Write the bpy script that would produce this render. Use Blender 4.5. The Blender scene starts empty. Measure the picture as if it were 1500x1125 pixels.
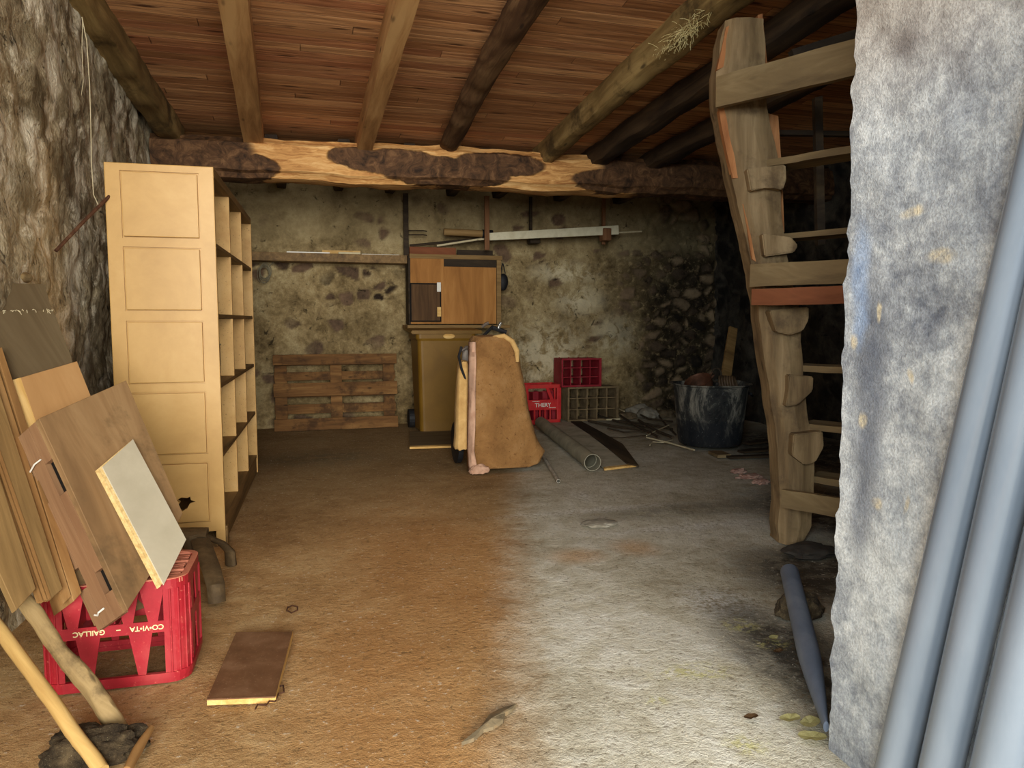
import bpy, bmesh, math, random
from mathutils import Vector, Matrix, noise
from math import sin, cos, pi, radians, atan2
random.seed(7)
V = Vector
scn = bpy.context.scene
COL = scn.collection

# ------------------------------------------------------------------ camera
F, H, YAW, PIT = 1083.0, 1.15, radians(16), radians(4.9)
cd = bpy.data.cameras.new('camera'); cam = bpy.data.objects.new('camera', cd); COL.objects.link(cam)
cd.sensor_width = 36; cd.lens = 36 * F / 1500; cd.clip_start = 0.02
cam.location = (0, 0, H); cam.rotation_euler = (pi/2 - PIT, 0, -YAW)
scn.camera = cam

def ray(px, py):
    a = (px - 750) / F; b = -(py - 562.5) / F
    fy = cos(PIT) + sin(PIT) * b; z = -sin(PIT) + cos(PIT) * b
    return V((a*cos(YAW) + fy*sin(YAW), -a*sin(YAW) + fy*cos(YAW), z))
CO = V((0, 0, H))
def fl(px, py, z=0.0):
    r = ray(px, py); return CO + r * ((z - H) / r.z)
def aty(px, py, Y):
    r = ray(px, py); return CO + r * (Y / r.y)
def atx(px, py, X):
    r = ray(px, py); return CO + r * (X / r.x)
def onp(px, py, P, n):
    r = ray(px, py); return CO + r * ((P - CO).dot(n) / r.dot(n))

# ------------------------------------------------------------------ nodes
def lin(c):
    def f(v):
        v /= 255.0
        return v/12.92 if v <= 0.04045 else ((v+0.055)/1.055)**2.4
    return (f(c[0]), f(c[1]), f(c[2]), 1.0)

class NT:
    def __init__(s, name, rough=0.85, metal=0.0, spec=0.3):
        s.m = bpy.data.materials.new(name); s.m.use_nodes = True
        s.t = s.m.node_tree; s.t.nodes.clear()
        s.out = s.t.nodes.new('ShaderNodeOutputMaterial'); s.b = s.t.nodes.new('ShaderNodeBsdfPrincipled')
        s.t.links.new(s.b.outputs[0], s.out.inputs[0])
        s.b.inputs['Roughness'].default_value = rough; s.b.inputs['Metallic'].default_value = metal
        s.b.inputs['Specular IOR Level'].default_value = spec
        s.tc = s.t.nodes.new('ShaderNodeTexCoord'); s.co = s.tc.outputs['Object']
    def n(s, ty, **kw):
        nd = s.t.nodes.new(ty)
        for k, v in kw.items(): setattr(nd, k, v)
        return nd
    def put(s, sock, v):
        if isinstance(v, bpy.types.NodeSocket): s.t.links.new(v, sock)
        else: sock.default_value = v
    def map(s, scale=(1,1,1), loc=(0,0,0), rot=(0,0,0), vec=None):
        nd = s.n('ShaderNodeMapping'); s.put(nd.inputs[0], vec or s.co)
        nd.inputs['Location'].default_value = loc; nd.inputs['Rotation'].default_value = rot; nd.inputs['Scale'].default_value = scale
        return nd.outputs[0]
    def noise(s, sc=5, det=4, rough=0.6, dist=0.0, vec=None, col=False):
        nd = s.n('ShaderNodeTexNoise'); s.put(nd.inputs['Vector'], vec or s.co)
        nd.inputs['Scale'].default_value = sc; nd.inputs['Detail'].default_value = det
        nd.inputs['Roughness'].default_value = rough; nd.inputs['Distortion'].default_value = dist
        return nd.outputs[1 if col else 0]
    def vor(s, sc=5, feat='F1', vec=None, out=0, rnd=1.0):
        nd = s.n('ShaderNodeTexVoronoi', feature=feat); s.put(nd.inputs['Vector'], vec or s.co)
        nd.inputs['Scale'].default_value = sc; nd.inputs['Randomness'].default_value = rnd
        return nd.outputs[out]
    def mth(s, op, a, b=0.0, c=None, clamp=False):
        nd = s.n('ShaderNodeMath', operation=op); nd.use_clamp = clamp
        s.put(nd.inputs[0], a); s.put(nd.inputs[1], b)
        if c is not None: s.put(nd.inputs[2], c)
        return nd.outputs[0]
    def mr(s, v, a, b, c=0.0, d=1.0, smooth=True):
        nd = s.n('ShaderNodeMapRange'); 
        if smooth: nd.interpolation_type = 'SMOOTHSTEP'
        s.put(nd.inputs[0], v)
        for i, x in enumerate((a, b, c, d)): nd.inputs[i+1].default_value = x
        return nd.outputs[0]
    def ramp(s, f, stops):
        nd = s.n('ShaderNodeValToRGB'); s.put(nd.inputs[0], f); e = nd.color_ramp.elements
        while len(e) < len(stops): e.new(0.5)
        for i, (p, c) in enumerate(stops):
            e[i].position = p; e[i].color = lin(c) if isinstance(c, tuple) else (c, c, c, 1)
        return nd.outputs[0]
    def mix(s, f, a, b, mode='MIX'):
        nd = s.n('ShaderNodeMix', data_type='RGBA', blend_type=mode)
        s.put(nd.inputs[0], f); s.put(nd.inputs[6], lin(a) if isinstance(a, tuple) else a); s.put(nd.inputs[7], lin(b) if isinstance(b, tuple) else b)
        return nd.outputs[2]
    def sep(s, vec=None):
        nd = s.n('ShaderNodeSeparateXYZ'); s.put(nd.inputs[0], vec or s.co); return nd.outputs
    def vadd(s, a, b, op='ADD'):
        nd = s.n('ShaderNodeVectorMath', operation=op); s.put(nd.inputs[0], a); s.put(nd.inputs[1], b); return nd.outputs[0]
    def warp(s, sc, amt, vec=None, det=2):
        nz = s.noise(sc, det, vec=vec, col=True)
        a = s.vadd(nz, (0.5, 0.5, 0.5), 'SUBTRACT'); a = s.vadd(a, (amt, amt, amt), 'MULTIPLY')
        return s.vadd(vec or s.co, a)
    def blob(s, vec, c, r, soft=0.3):
        a = s.vadd(vec, tuple(c), 'SUBTRACT'); a = s.vadd(a, tuple(1.0/q for q in r), 'MULTIPLY')
        nd = s.n('ShaderNodeVectorMath', operation='LENGTH'); s.put(nd.inputs[0], a)
        return s.mr(nd.outputs['Value'], 1.0 - soft, 1.0 + soft, 1.0, 0.0)
    def blobs(s, vec, lst, soft=0.3):
        o = None
        for c, r in lst:
            b = s.blob(vec, c, r, soft); o = b if o is None else s.mth('MAXIMUM', o, b)
        return o
    def bump(s, h, st=0.5, dist=0.01):
        nd = s.n('ShaderNodeBump'); nd.inputs['Strength'].default_value = st; nd.inputs['Distance'].default_value = dist
        s.put(nd.inputs['Height'], h); s.t.links.new(nd.outputs[0], s.b.inputs['Normal'])
    def color(s, c): s.put(s.b.inputs['Base Color'], lin(c) if isinstance(c, tuple) else c)
    def rough(s, v): s.put(s.b.inputs['Roughness'], v)

def mottled(name, a, b, c=None, sc=4, rough=0.85, metal=0.0, bump=0.4, dist=0.004, stretch=(1,1,1), spec=0.3, speck=None):
    m = NT(name, rough, metal, spec); v = m.map(stretch)
    n1 = m.noise(sc, 6, 0.65, 0.3, v)
    col = m.ramp(n1, [(0.3, a), (0.52, b), (0.72, c or b)])
    if speck:
        n3 = m.noise(sc*14, 3, 0.7, 0, v); col = m.mix(m.mr(n3, 0.6, 0.72), col, speck)
    m.color(col); m.bump(m.noise(sc*7, 5, 0.7, 0, v), bump, dist)
    return m.m

def wood(name, a, b, c, sc=1.0, rough=0.75, grain=22, bump=0.35, dirt_ochre=None, knots=True, axis=0, spec=0.25):
    """timber whose grain runs along one local axis"""
    m = NT(name, rough, 0, spec)
    st = [grain, grain, grain]; st[axis] = 1.4
    w = m.warp(1.6*sc, 0.05)
    v = m.map(tuple(q*sc for q in st), vec=w)
    g = m.noise(1.0, 6, 0.65, 0.6, v)
    st2 = [5*sc]*3; st2[axis] = 0.7*sc
    g2 = m.noise(1.0, 3, 0.5, 0.4, m.map(tuple(st2)))
    f = m.mth('ADD', m.mth('MULTIPLY', g, 0.6), m.mth('MULTIPLY', g2, 0.4))
    col = m.ramp(f, [(0.34, a), (0.5, b), (0.64, c)])
    if knots:
        st3 = [9*sc]*3; st3[axis] = 3*sc
        k = m.vor(1.0, vec=m.map(tuple(st3), vec=w)); col = m.mix(m.mr(k, 0.05, 0.16, 0.75, 0.0), col, tuple(int(q*0.45) for q in a))
    if dirt_ochre:
        n3 = m.noise(3*sc, 6, 0.7); col = m.mix(m.mr(n3, 0.48, 0.66, 0, 0.8), col, dirt_ochre)
    m.color(col); m.bump(f, bump, 0.006)
    return m.m

# ------------------------------------------------------------------ geometry helpers
def link(name, bm, mat, parent=None, M=None, smooth=False):
    me = bpy.data.meshes.new(name)
    if isinstance(bm, bmesh.types.BMesh):
        bmesh.ops.recalc_face_normals(bm, faces=bm.faces[:]); bm.to_mesh(me); bm.free()
    else: me = bm
    if not isinstance(mat, (list, tuple)): mat = [mat]
    me.materials.clear()
    for q in mat: me.materials.append(q)
    if smooth:
        for p in me.polygons: p.use_smooth = True
        me.set_sharp_from_angle(angle=radians(38))
    o = bpy.data.objects.new(name, me); COL.objects.link(o)
    if parent: o.parent = parent
    if M is not None: o.matrix_basis = M
    return o
def tag(o, label=None, cat=None, group=None, kind=None):
    if label: o['label'] = label
    if cat: o['category'] = cat
    if group: o['group'] = group
    if kind: o['kind'] = kind
    return o
def empty(name, M, label, cat, group=None):
    o = bpy.data.objects.new(name, None); COL.objects.link(o); o.empty_display_size = 0.1
    o.matrix_basis = M if isinstance(M, Matrix) else Matrix.Translation(V(M))
    return tag(o, label, cat, group)
def frame(p, xd, up=V((0, 0, 1))):
    x = V(xd).normalized(); y = V(up).cross(x)
    if y.length < 1e-5: y = V((0, 1, 0)).cross(x)
    y.normalize(); z = x.cross(y)
    return Matrix.Translation(V(p)) @ Matrix((x, y, z)).transposed().to_4x4()
def T(x, y, z, rz=0): return Matrix.Translation((x, y, z)) @ Matrix.Rotation(rz, 4, 'Z')

def box(bm, lo, hi, bev=0.0):
    r = bmesh.ops.create_cube(bm, size=1.0)
    lo, hi = V(lo), V(hi); c = (lo+hi)/2; d = hi-lo
    for v in r['verts']: v.co = V((v.co.x*d.x, v.co.y*d.y, v.co.z*d.z)) + c
    if bev:
        es = list({e for v in r['verts'] for e in v.link_edges})
        bmesh.ops.bevel(bm, geom=es, offset=bev, segments=2, affect='EDGES', profile=0.6)
def Box(lo, hi, bev=0.003):
    bm = bmesh.new(); box(bm, lo, hi, bev); return bm
def prism(bm, pts, off):
    """closed polygon (list of 3d points) extruded by the vector off"""
    a = [bm.verts.new(p) for p in pts]; b = [bm.verts.new(V(p)+V(off)) for p in pts]; n = len(pts)
    bm.faces.new(a); bm.faces.new(b[::-1])
    for i in range(n): bm.faces.new((a[i], b[i], b[(i+1) % n], a[(i+1) % n]))
def tube(bm, pts, rad, seg=10, cap=True, sq=None, sq_up=V((0,0,1))):
    pts = [V(p) for p in pts]; n = len(pts)
    if not isinstance(rad, (list, tuple)): rad = [rad]*n
    rings = []; up = None
    for i in range(n):
        t = (pts[min(i+1, n-1)] - pts[max(i-1, 0)]).normalized()
        if up is None:
            up = sq_up - t*sq_up.dot(t)
            if up.length < 1e-3: up = V((0, 1, 0)) - t*t.y
        else: up = up - t*up.dot(t)
        up.normalize(); sd = t.cross(up)
        r = rad[i]; rx, ry = r if isinstance(r, (tuple, list)) else (r, r)
        ring = []
        for k in range(seg):
            a = 2*pi*k/seg + (pi/4 if seg == 4 else 0)
            ring.append(bm.verts.new(pts[i] + sd*(cos(a)*rx) + up*(sin(a)*ry)))
        rings.append(ring)
    for i in range(n-1):
        for k in range(seg):
            bm.faces.new((rings[i][k], rings[i][(k+1) % seg], rings[i+1][(k+1) % seg], rings[i+1][k]))
    if cap: bm.faces.new(rings[0][::-1]); bm.faces.new(rings[-1])
def lathe(bm, prof, seg=32, c=(0,0,0)):
    rings = []
    for r, z in prof:
        rings.append([bm.verts.new((c[0]+r*cos(2*pi*k/seg), c[1]+r*sin(2*pi*k/seg), c[2]+z)) for k in range(seg)] if r > 1e-6 else [bm.verts.new((c[0], c[1], c[2]+z))])
    for i in range(len(rings)-1):
        a, b = rings[i], rings[i+1]
        for k in range(seg):
            k2 = (k+1) % seg
            if len(a) == 1 and len(b) == 1: continue
            if len(a) == 1: bm.faces.new((a[0], b[k2], b[k]))
            elif len(b) == 1: bm.faces.new((a[k], a[k2], b[0]))
            else: bm.faces.new((a[k], a[k2], b[k2], b[k]))
def nz(p, f, seed=0):
    q = V(p)*f + V((seed*7.31, seed*3.17, seed*5.77)); return noise.noise(q)
def fbm(p, f, seed=0, o=4):
    q = V(p)*f + V((seed*7.31, seed*3.17, seed*5.77)); return noise.fractal(q, 0.9, 2.1, o)
def rough_grid(u, v, nu, nv, fn):
    """grid of nu x nv cells over [0,u]x[0,v]; fn(s,t)->point"""
    bm = bmesh.new(); g = [[bm.verts.new(fn(u*i/nu, v*j/nv)) for j in range(nv+1)] for i in range(nu+1)]
    for i in range(nu):
        for j in range(nv): bm.faces.new((g[i][j], g[i+1][j], g[i+1][j+1], g[i][j+1]))
    return bm
def rough_box(d, step, amp, f, seed=0, bev=0.0, bow=0.0, bend_axis=2):
    """box along +x (0..d.x), centred in y and z, every face gridded and displaced by noise"""
    bm = bmesh.new(); bmesh.ops.create_cube(bm, size=1.0)
    for v in bm.verts: v.co = V(((v.co.x+.5)*d[0], v.co.y*d[1], v.co.z*d[2]))
    for ax in range(3):
        n = max(1, int(d[ax]/step[ax])) if isinstance(step, (tuple, list)) else max(1, int(d[ax]/step))
        lo = 0 if ax == 0 else -d[ax]/2
        for k in range(1, n):
            co = V((0,0,0)); co[ax] = lo + d[ax]*k/n; no = V((0,0,0)); no[ax] = 1
            bmesh.ops.bisect_plane(bm, geom=bm.verts[:]+bm.edges[:]+bm.faces[:], plane_co=co, plane_no=no)
    for v in bm.verts:
        p = v.co.copy()
        if bev:
            y, z = abs(p.y)/(d[1]/2), abs(p.z)/(d[2]/2)
            if y > 0.6 and z > 0.6:
                k = 1 - bev*min((y-.6), (z-.6))/0.4; v.co.y *= k; v.co.z *= k
        q = V((fbm(p, f, seed), fbm(p, f, seed+3), fbm(p, f, seed+6)))
        v.co += V((q.x*amp*.5, q.y*amp, q.z*amp))
        if bow: v.co[bend_axis] += bow*sin(pi*p.x/d[0])
    return bm
def textmesh(s, size, ext=0.0008):
    c = bpy.data.curves.new('writing', 'FONT'); c.body = s; c.size = size; c.extrude = ext; c.align_x = 'CENTER'; c.align_y = 'CENTER'
    c.offset = size*0.02
    o = bpy.data.objects.new('writing', c); COL.objects.link(o)
    dg = bpy.context.evaluated_depsgraph_get(); me = bpy.data.meshes.new_from_object(o.evaluated_get(dg))
    bpy.data.objects.remove(o); return me
def plate(name, px, P, n, th, mat, parent=None, label=None, cat=None, group=None, wob=0.0):
    """flat board: its outline in the plane through P with normal n, th thick away from the viewer"""
    n = V(n).normalized(); pts = [onp(x, y, P, n) for x, y in px]
    M = frame(pts[0], pts[-1]-pts[0], n); Mi = M.inverted()
    L = [Mi @ p for p in pts]; c = sum(L, V())/len(L)
    bm = bmesh.new(); off = Mi.to_3x3() @ n
    if off.dot(Mi @ CO - c) > 0: off = -off
    prism(bm, L, off*th); bmesh.ops.bevel(bm, geom=bm.edges[:], offset=min(0.0015, th*.2), segments=1, affect='EDGES')
    o = link(name, bm, mat, parent, M)
    if label: tag(o, label, cat, group)
    return o

# ------------------------------------------------------------------ the room
XL, YB, XR = -1.02, 8.30, 5.0
def zc(y): return 2.68 + 0.114*(6.3-y) if y < 6.35 else 2.675

def attr(bm, name): return bm.verts.layers.float.new(name)
def stone_field(p, expo, f, seed):
    """p 2-d wall point; returns (mask of bare stone, cell random, bulge)"""
    q = V((p[0]*f + noise.noise(V((p[0]*2, p[1]*2, seed)))*0.5, p[1]*f*1.35 + noise.noise(V((p[0]*2, p[1]*2, seed+9)))*0.5, seed*3.3))
    d, c = noise.voronoi(q)
    edge = d[1]-d[0]
    rnd = noise.cell(c[0]*17.3)
    m = max(0.0, min(1.0, (edge-0.10)/0.14)) * max(0.0, min(1.0, (expo + rnd*0.35)/0.12))
    return m, rnd, edge

def wall_material(name, plaster, plaster2, dark, pale, extra=None, coords='xz', bumpd=0.012, sc=1.0):
    m = NT(name, 0.93, 0, 0.15)
    w = m.warp(6, 0.04, det=3)
    a = m.n('ShaderNodeAttribute', attribute_name='stone').outputs['Fac']
    c = m.n('ShaderNodeAttribute', attribute_name='cell').outputs['Fac']
    n1 = m.noise(2.6*sc, 7, 0.68, 0.4, w); n2 = m.noise(16*sc, 5, 0.7, 0.2, w); n3 = m.noise(60, 3, 0.6)
    base = m.ramp(m.mth('ADD', m.mth('MULTIPLY', n1, .62), m.mth('MULTIPLY', n2, .38)), [(0.36, plaster2), (0.5, plaster), (0.62, pale)])
    base = m.mix(m.mr(n3, 0.3, 0.7, 0.25, 0.0), base, (70, 62, 50))
    if extra: base = extra(m, w, base, n1, n2)
    st = m.ramp(m.mth('ADD', m.mth('MULTIPLY', c, .55), m.mth('MULTIPLY', n2, .5)), [(0.25, dark[0]), (0.55, dark[1]), (0.85, dark[2])])
    if name == 'rubble_and_mortar':
        rbb = m.n('ShaderNodeAttribute', attribute_name='rubble').outputs['Fac']
        st = m.mix(rbb, st, m.ramp(m.mth('ADD', m.mth('MULTIPLY', c, .6), m.mth('MULTIPLY', n2, .5)), [(0.3, (44, 38, 32)), (0.55, (96, 80, 62)), (0.85, (158, 136, 104))]))
    col = m.mix(a, base, st)
    pits = m.mr(m.noise(9*sc, 5, 0.75, 0.6, w), 0.60, 0.70); col = m.mix(m.mth('MULTIPLY', pits, 0.75), col, tuple(dark[0]))
    m.color(col)
    h = m.mth('ADD', m.mth('MULTIPLY', n2, 0.7), m.mth('MULTIPLY', n3, 0.3)); h = m.mth('SUBTRACT', h, m.mth('MULTIPLY', pits, 0.6))
    m.bump(h, 0.9, bumpd)
    return m.m

# back wall -----------------------------------------------------------------
def W(px, py): p = aty(px, py, YB); return (p.x, 0, p.z)
def sz(dx, dy): return (dx*0.0081, 9, dy*0.0078)
def back_extra(m, w, base, n1, n2):
    s = m.sep(w)
    pale = m.blobs(w, [(W(800, 520), sz(75, 55)), (W(850, 440), sz(45, 25)), (W(900, 490), sz(45, 35)), (W(780, 560), sz(45, 30)), (W(830, 400), sz(60, 18)), (W(690, 420), sz(30, 40))], 0.6)
    f = m.mth('MULTIPLY', pale, m.mr(m.noise(5.5, 6, 0.7, 0.5, w), 0.40, 0.54))
    base = m.mix(m.mth('MULTIPLY', f, 0.9), base, (250, 238, 200))
    br = m.blobs(w, [(W(480, 560), sz(130, 100)), (W(600, 590), sz(50, 60)), (W(520, 480), sz(100, 40))], 0.35)  # brown staining, with the shadow at lower left painted in
    base = m.mix(m.mth('MULTIPLY', br, 0.85), base, m.ramp(n2, [(0.35, (50, 38, 20)), (0.6, (92, 72, 40)), (0.75, (136, 116, 76))]))
    rb = m.n('ShaderNodeAttribute', attribute_name='rubble').outputs['Fac']
    base = m.mix(m.mth('MULTIPLY', rb, 0.92), base, m.ramp(n2, [(0.38, (16, 13, 10)), (0.55, (44, 36, 26)), (0.68, (150, 130, 94))]))
    up = m.mr(s[2], 1.85, 2.1); base = m.mix(m.mth('MULTIPLY', up, 0.55), base, m.ramp(n1, [(0.3, (130, 114, 80)), (0.7, (172, 154, 114))]))
    return base
m_back = wall_material('rubble_and_mortar', (160, 138, 96), (98, 80, 50), ((22, 18, 15), (58, 46, 36), (122, 98, 76)), (196, 176, 130), back_extra)
step = 0.022; nu, nv = int((XR-XL+0.4)/step), int(2.75/step)
bm = bmesh.new(); ls, lc, lr = attr(bm, 'stone'), attr(bm, 'cell'), attr(bm, 'rubble'); g = []
for i in range(nu+1):
    col = []
    for j in range(nv+1):
        x, z = XL-0.2 + i*step, j*step - 0.06
        low = fbm((x, 0, z), 0.9, 2, 3)
        e = -0.26 + low*0.30
        e += 0.72*max(0, min(1, (x-3.75+0.25*low)/0.45))                        # the right end is bare rubble
        if x > 3.3 and z > 2.0: e -= 0.35
        if x < 1.15 and 1.38 < z < 1.86: e += 0.34                              # band under the shelf
        if z > 1.9 and x < 3.5: e += 0.05
        if 1.5 < x < 3.3 and 0.3 < z < 1.3: e -= 0.15
        m_, r_, ed = stone_field((x, z), e, 5.2, 4)
        big = 0.02*fbm((x, 1, z), 1.5, 5, 4)
        y = YB - 0.018*m_ if x > 3.4 else YB + 0.02*m_
        y += big - (0.03*min(1, ed*2.2)*max(0, min(1, (x-3.7)/0.5))) + 0.008*fbm((x, 0, z), 14, 1, 3)
        v = bm.verts.new((x, y, z)); v[ls] = m_; v[lc] = r_*0.5+0.5; v[lr] = max(0, min(1, (x-3.55+0.5*low+.12*fbm((x,2,z),3,6,3))/0.7)); col.append(v)
    g.append(col)
for i in range(nu):
    for j in range(nv): bm.faces.new((g[i][j], g[i+1][j], g[i+1][j+1], g[i][j+1]))
tag(link('wall_back', bm, m_back, smooth=True), kind='structure')

# left wall ------------------------------------------------------------------
def left_extra(m, w, base, n1, n2):
    dk = m.noise(1.7, 5, 0.65, 0.5, w)
    base = m.mix(m.mr(dk, 0.50, 0.60, 0, 0.7), base, (98, 84, 60))
    wh = m.noise(3.4, 6, 0.75, 0.6, w)
    return m.mix(m.mr(wh, 0.50, 0.60, 0, 0.85), base, (244, 234, 206))
m_left = wall_material('flaking_lime_plaster', (200, 184, 148), (120, 104, 78), ((34, 28, 20), (92, 80, 58), (140, 124, 92)), (232, 218, 184), left_extra, sc=1.3, bumpd=0.02)
def rough_wall(name, x0, y0, y1, z1, sgn, mat, expo, seed, step=0.03, amp=0.03):
    bm = bmesh.new(); ls, lc = attr(bm, 'stone'), attr(bm, 'cell'); g = []
    nu, nv = int((y1-y0)/step), int(z1/step)
    for i in range(nu+1):
        col = []
        for j in range(nv+1):
            y, z = y0+i*step, j*step - 0.06
            low = fbm((3, y, z), 0.8, seed, 3)
            m_, r_, ed = stone_field((y, z), expo + low*0.4, 4.2, seed)
            x = x0 + sgn*(amp*fbm((0, y, z), 1.6, seed, 4) + amp*0.35*min(1, ed*1.8) - 0.008 + 0.011*fbm((0, y, z), 11, seed+2, 4))
            v = bm.verts.new((x, y, z)); v[ls] = m_*0.75; v[lc] = r_*0.5+0.5; col.append(v)
        g.append(col)
    for i in range(nu):
        for j in range(nv): bm.faces.new((g[i][j], g[i+1][j], g[i+1][j+1], g[i][j+1]))
    return tag(link(name, bm, mat, smooth=True), kind='structure')
rough_wall('wall_left', XL-0.03, -0.4, YB+0.1, 3.3, 1, m_left, -0.12, 11, 0.026)
m_right = wall_material('shaded_rubble', (74, 70, 62), (44, 42, 38), ((9, 9, 10), (20, 20, 21), (46, 42, 38)), (96, 90, 78))  # gloom of the right side put into the wall's own colour
rough_wall('wall_right', XR, 1.4, YB+0.1, 3.3, -1, m_right, 0.25, 21, 0.04, 0.05)

# front wall and concrete pier ----------------------------------------------------
m_pier = NT('rendered_concrete', 0.95, 0, 0.15)
w = m_pier.warp(7, 0.05, det=3); s = m_pier.sep(w)
n1 = m_pier.noise(2.4, 6, 0.68, 0.5, w); n2 = m_pier.noise(26, 6, 0.75, 0.0); n3 = m_pier.noise(150, 3, 0.7)
c = m_pier.ramp(m_pier.mth('ADD', m_pier.mth('MULTIPLY', n1, .6), m_pier.mth('MULTIPLY', n2, .4)), [(0.38, (108, 111, 118)), (0.5, (168, 170, 170)), (0.62, (222, 222, 216))])
def PW(px, py): p = atx(px, py, 1.35); return (0, p.y, p.z)
st = m_pier.blobs(w, [(PW(1275, 590), (9, .045, .28)), (PW(1262, 740), (9, .035, .14)), (PW(1265, 690), (9, .03, .12)), (PW(1330, 60), (9, .05, .03))], 0.7)
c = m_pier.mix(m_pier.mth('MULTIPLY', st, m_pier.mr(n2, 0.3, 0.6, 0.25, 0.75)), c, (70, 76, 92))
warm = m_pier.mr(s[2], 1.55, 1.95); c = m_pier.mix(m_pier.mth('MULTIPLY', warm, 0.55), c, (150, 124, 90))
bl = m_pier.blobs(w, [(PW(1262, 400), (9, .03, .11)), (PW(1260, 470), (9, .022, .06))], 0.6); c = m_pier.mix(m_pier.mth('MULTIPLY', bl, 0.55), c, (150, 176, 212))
sp = m_pier.blobs(w, [(PW(1285, 738), (9, .016, .014)), (PW(1328, 740), (9, .006, .022)), (PW(1263, 620), (9, .012, .018)), (PW(1252, 500), (9, .012, .016)), (PW(1340, 312), (9, .03, .012)), (PW(1380, 378), (9, .035, .014)), (PW(1337, 550), (9, .008, .018)), (PW(1286, 460), (9, .008, .022))], 0.5)
c = m_pier.mix(m_pier.mth('MULTIPLY', sp, m_pier.mr(n2, .35, .6, .2, .75)), c, (226, 206, 164))
c = m_pier.mix(m_pier.mr(n3, 0.35, 0.65, 0.3, 0), c, (70, 68, 64))
m_pier.color(c); m_pier.bump(m_pier.mth('ADD', m_pier.mth('MULTIPLY', n2, .5), m_pier.mth('MULTIPLY', n3, .6)), 0.9, 0.005)
bm = rough_box((1.9, 0.42, 3.2), (0.022, 0.03, 0.022), 0.007, 9, 5)
for v in bm.verts:                                                              # lumpy arris at the end of the pier
    k = max(0, 1-(1.9-v.co.x)/0.03); v.co.x += k*0.016*fbm(v.co, 16, 9, 4)
pier = link('wall_pier', bm, m_pier.m, M=Matrix.Translation((1.35+0.21, -0.30, 1.58)) @ Matrix.Rotation(pi/2, 4, 'Z'), smooth=True)
# the pier material reads world-like coordinates
for nd in m_pier.t.nodes:
    if nd.type == 'TEX_COORD': nd.object = None
pier.matrix_basis = Matrix.Identity(4)
pier.data.transform(Matrix.Translation((1.35+0.21, -0.30, 1.58)) @ Matrix.Rotation(pi/2, 4, 'Z'))
tag(pier, kind='structure')
tag(link('wall_front', Box((1.70, 1.30, 0), (XR+0.2, 1.58, 3.3), 0.01), m_right), kind='structure')

# floor ---------------------------------------------------------------------------
mf = NT('worn_concrete_and_ochre', 0.9, 0, 0.2)
w = mf.warp(4, 0.05, det=3); s = mf.sep()
n1 = mf.noise(1.3, 7, 0.66, 0.5, w); n2 = mf.noise(9, 6, 0.7, 0.3, w); n3 = mf.noise(55, 4, 0.7); n4 = mf.noise(240, 2, 0.6)
con = mf.ramp(mf.mth('ADD', mf.mth('MULTIPLY', n1, .55), mf.mth('MULTIPLY', n2, .45)), [(0.36, (168, 156, 128)), (0.5, (208, 200, 176)), (0.63, (234, 229, 212))])
och = mf.ramp(mf.mth('ADD', mf.mth('MULTIPLY', n1, .6), mf.mth('MULTIPLY', n2, .4)), [(0.36, (158, 120, 74)), (0.5, (194, 156, 104)), (0.64, (218, 186, 134))])
# ochre left of a diagonal from under the camera, pale concrete right
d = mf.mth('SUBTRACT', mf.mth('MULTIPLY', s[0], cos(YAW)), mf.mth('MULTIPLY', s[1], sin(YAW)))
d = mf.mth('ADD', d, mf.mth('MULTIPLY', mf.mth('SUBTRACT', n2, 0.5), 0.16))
dirt_ochre = mf.mr(d, -0.15, 0.20, 1.0, 0.0)  # ochre share of the floor colour, fading across the diagonal
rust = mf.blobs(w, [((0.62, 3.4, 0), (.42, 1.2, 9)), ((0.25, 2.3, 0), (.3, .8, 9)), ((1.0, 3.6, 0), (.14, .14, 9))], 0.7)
och = mf.mix(mf.mth('MULTIPLY', rust, 0.55), och, (182, 126, 68))
col = mf.mix(dirt_ochre, con, och)
far = mf.mth('MULTIPLY', mf.mr(s[1], 3.6, 6.2, 0, 0.6), mf.mth('ADD', mf.mth('MULTIPLY', dirt_ochre, 0.85), 0.15)); col = mf.mix(far, col, (118, 98, 64))       # browner and darker away from the door, mostly on the ochre side
pk = mf.blobs(w, [(tuple(fl(845, 812)), (.12, .10, 9)), (tuple(fl(930, 800)), (.1, .12, 9))], 0.8); col = mf.mix(mf.mth('MULTIPLY', pk, 0.6), col, (206, 158, 104))
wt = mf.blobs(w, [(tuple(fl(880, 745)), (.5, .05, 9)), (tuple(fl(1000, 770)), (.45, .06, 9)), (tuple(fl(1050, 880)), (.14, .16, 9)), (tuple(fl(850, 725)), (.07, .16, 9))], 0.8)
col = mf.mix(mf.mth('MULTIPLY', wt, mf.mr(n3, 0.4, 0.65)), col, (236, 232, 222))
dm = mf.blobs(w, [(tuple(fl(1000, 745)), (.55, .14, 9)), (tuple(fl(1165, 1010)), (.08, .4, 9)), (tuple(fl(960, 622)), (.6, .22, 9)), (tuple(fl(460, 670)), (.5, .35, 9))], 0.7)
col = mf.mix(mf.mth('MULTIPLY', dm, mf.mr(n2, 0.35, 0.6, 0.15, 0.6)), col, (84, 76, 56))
blk = mf.blobs(w, [((1.66, 1.9, 0), (.20, .7, 9)), ((2.35, 2.75, 0), (.42, .45, 9)), ((3.2, 3.6, 0), (.6, .8, 9)), ((4.4, 5.4, 0), (.7, 1.6, 9))], 0.45)  # dark soil, with the shadow band by pier and stair painted in
col = mf.mix(mf.mth('MULTIPLY', blk, mf.mr(n2, 0.36, 0.56, 0.6, 0.95)), col, (44, 38, 30))
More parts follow.
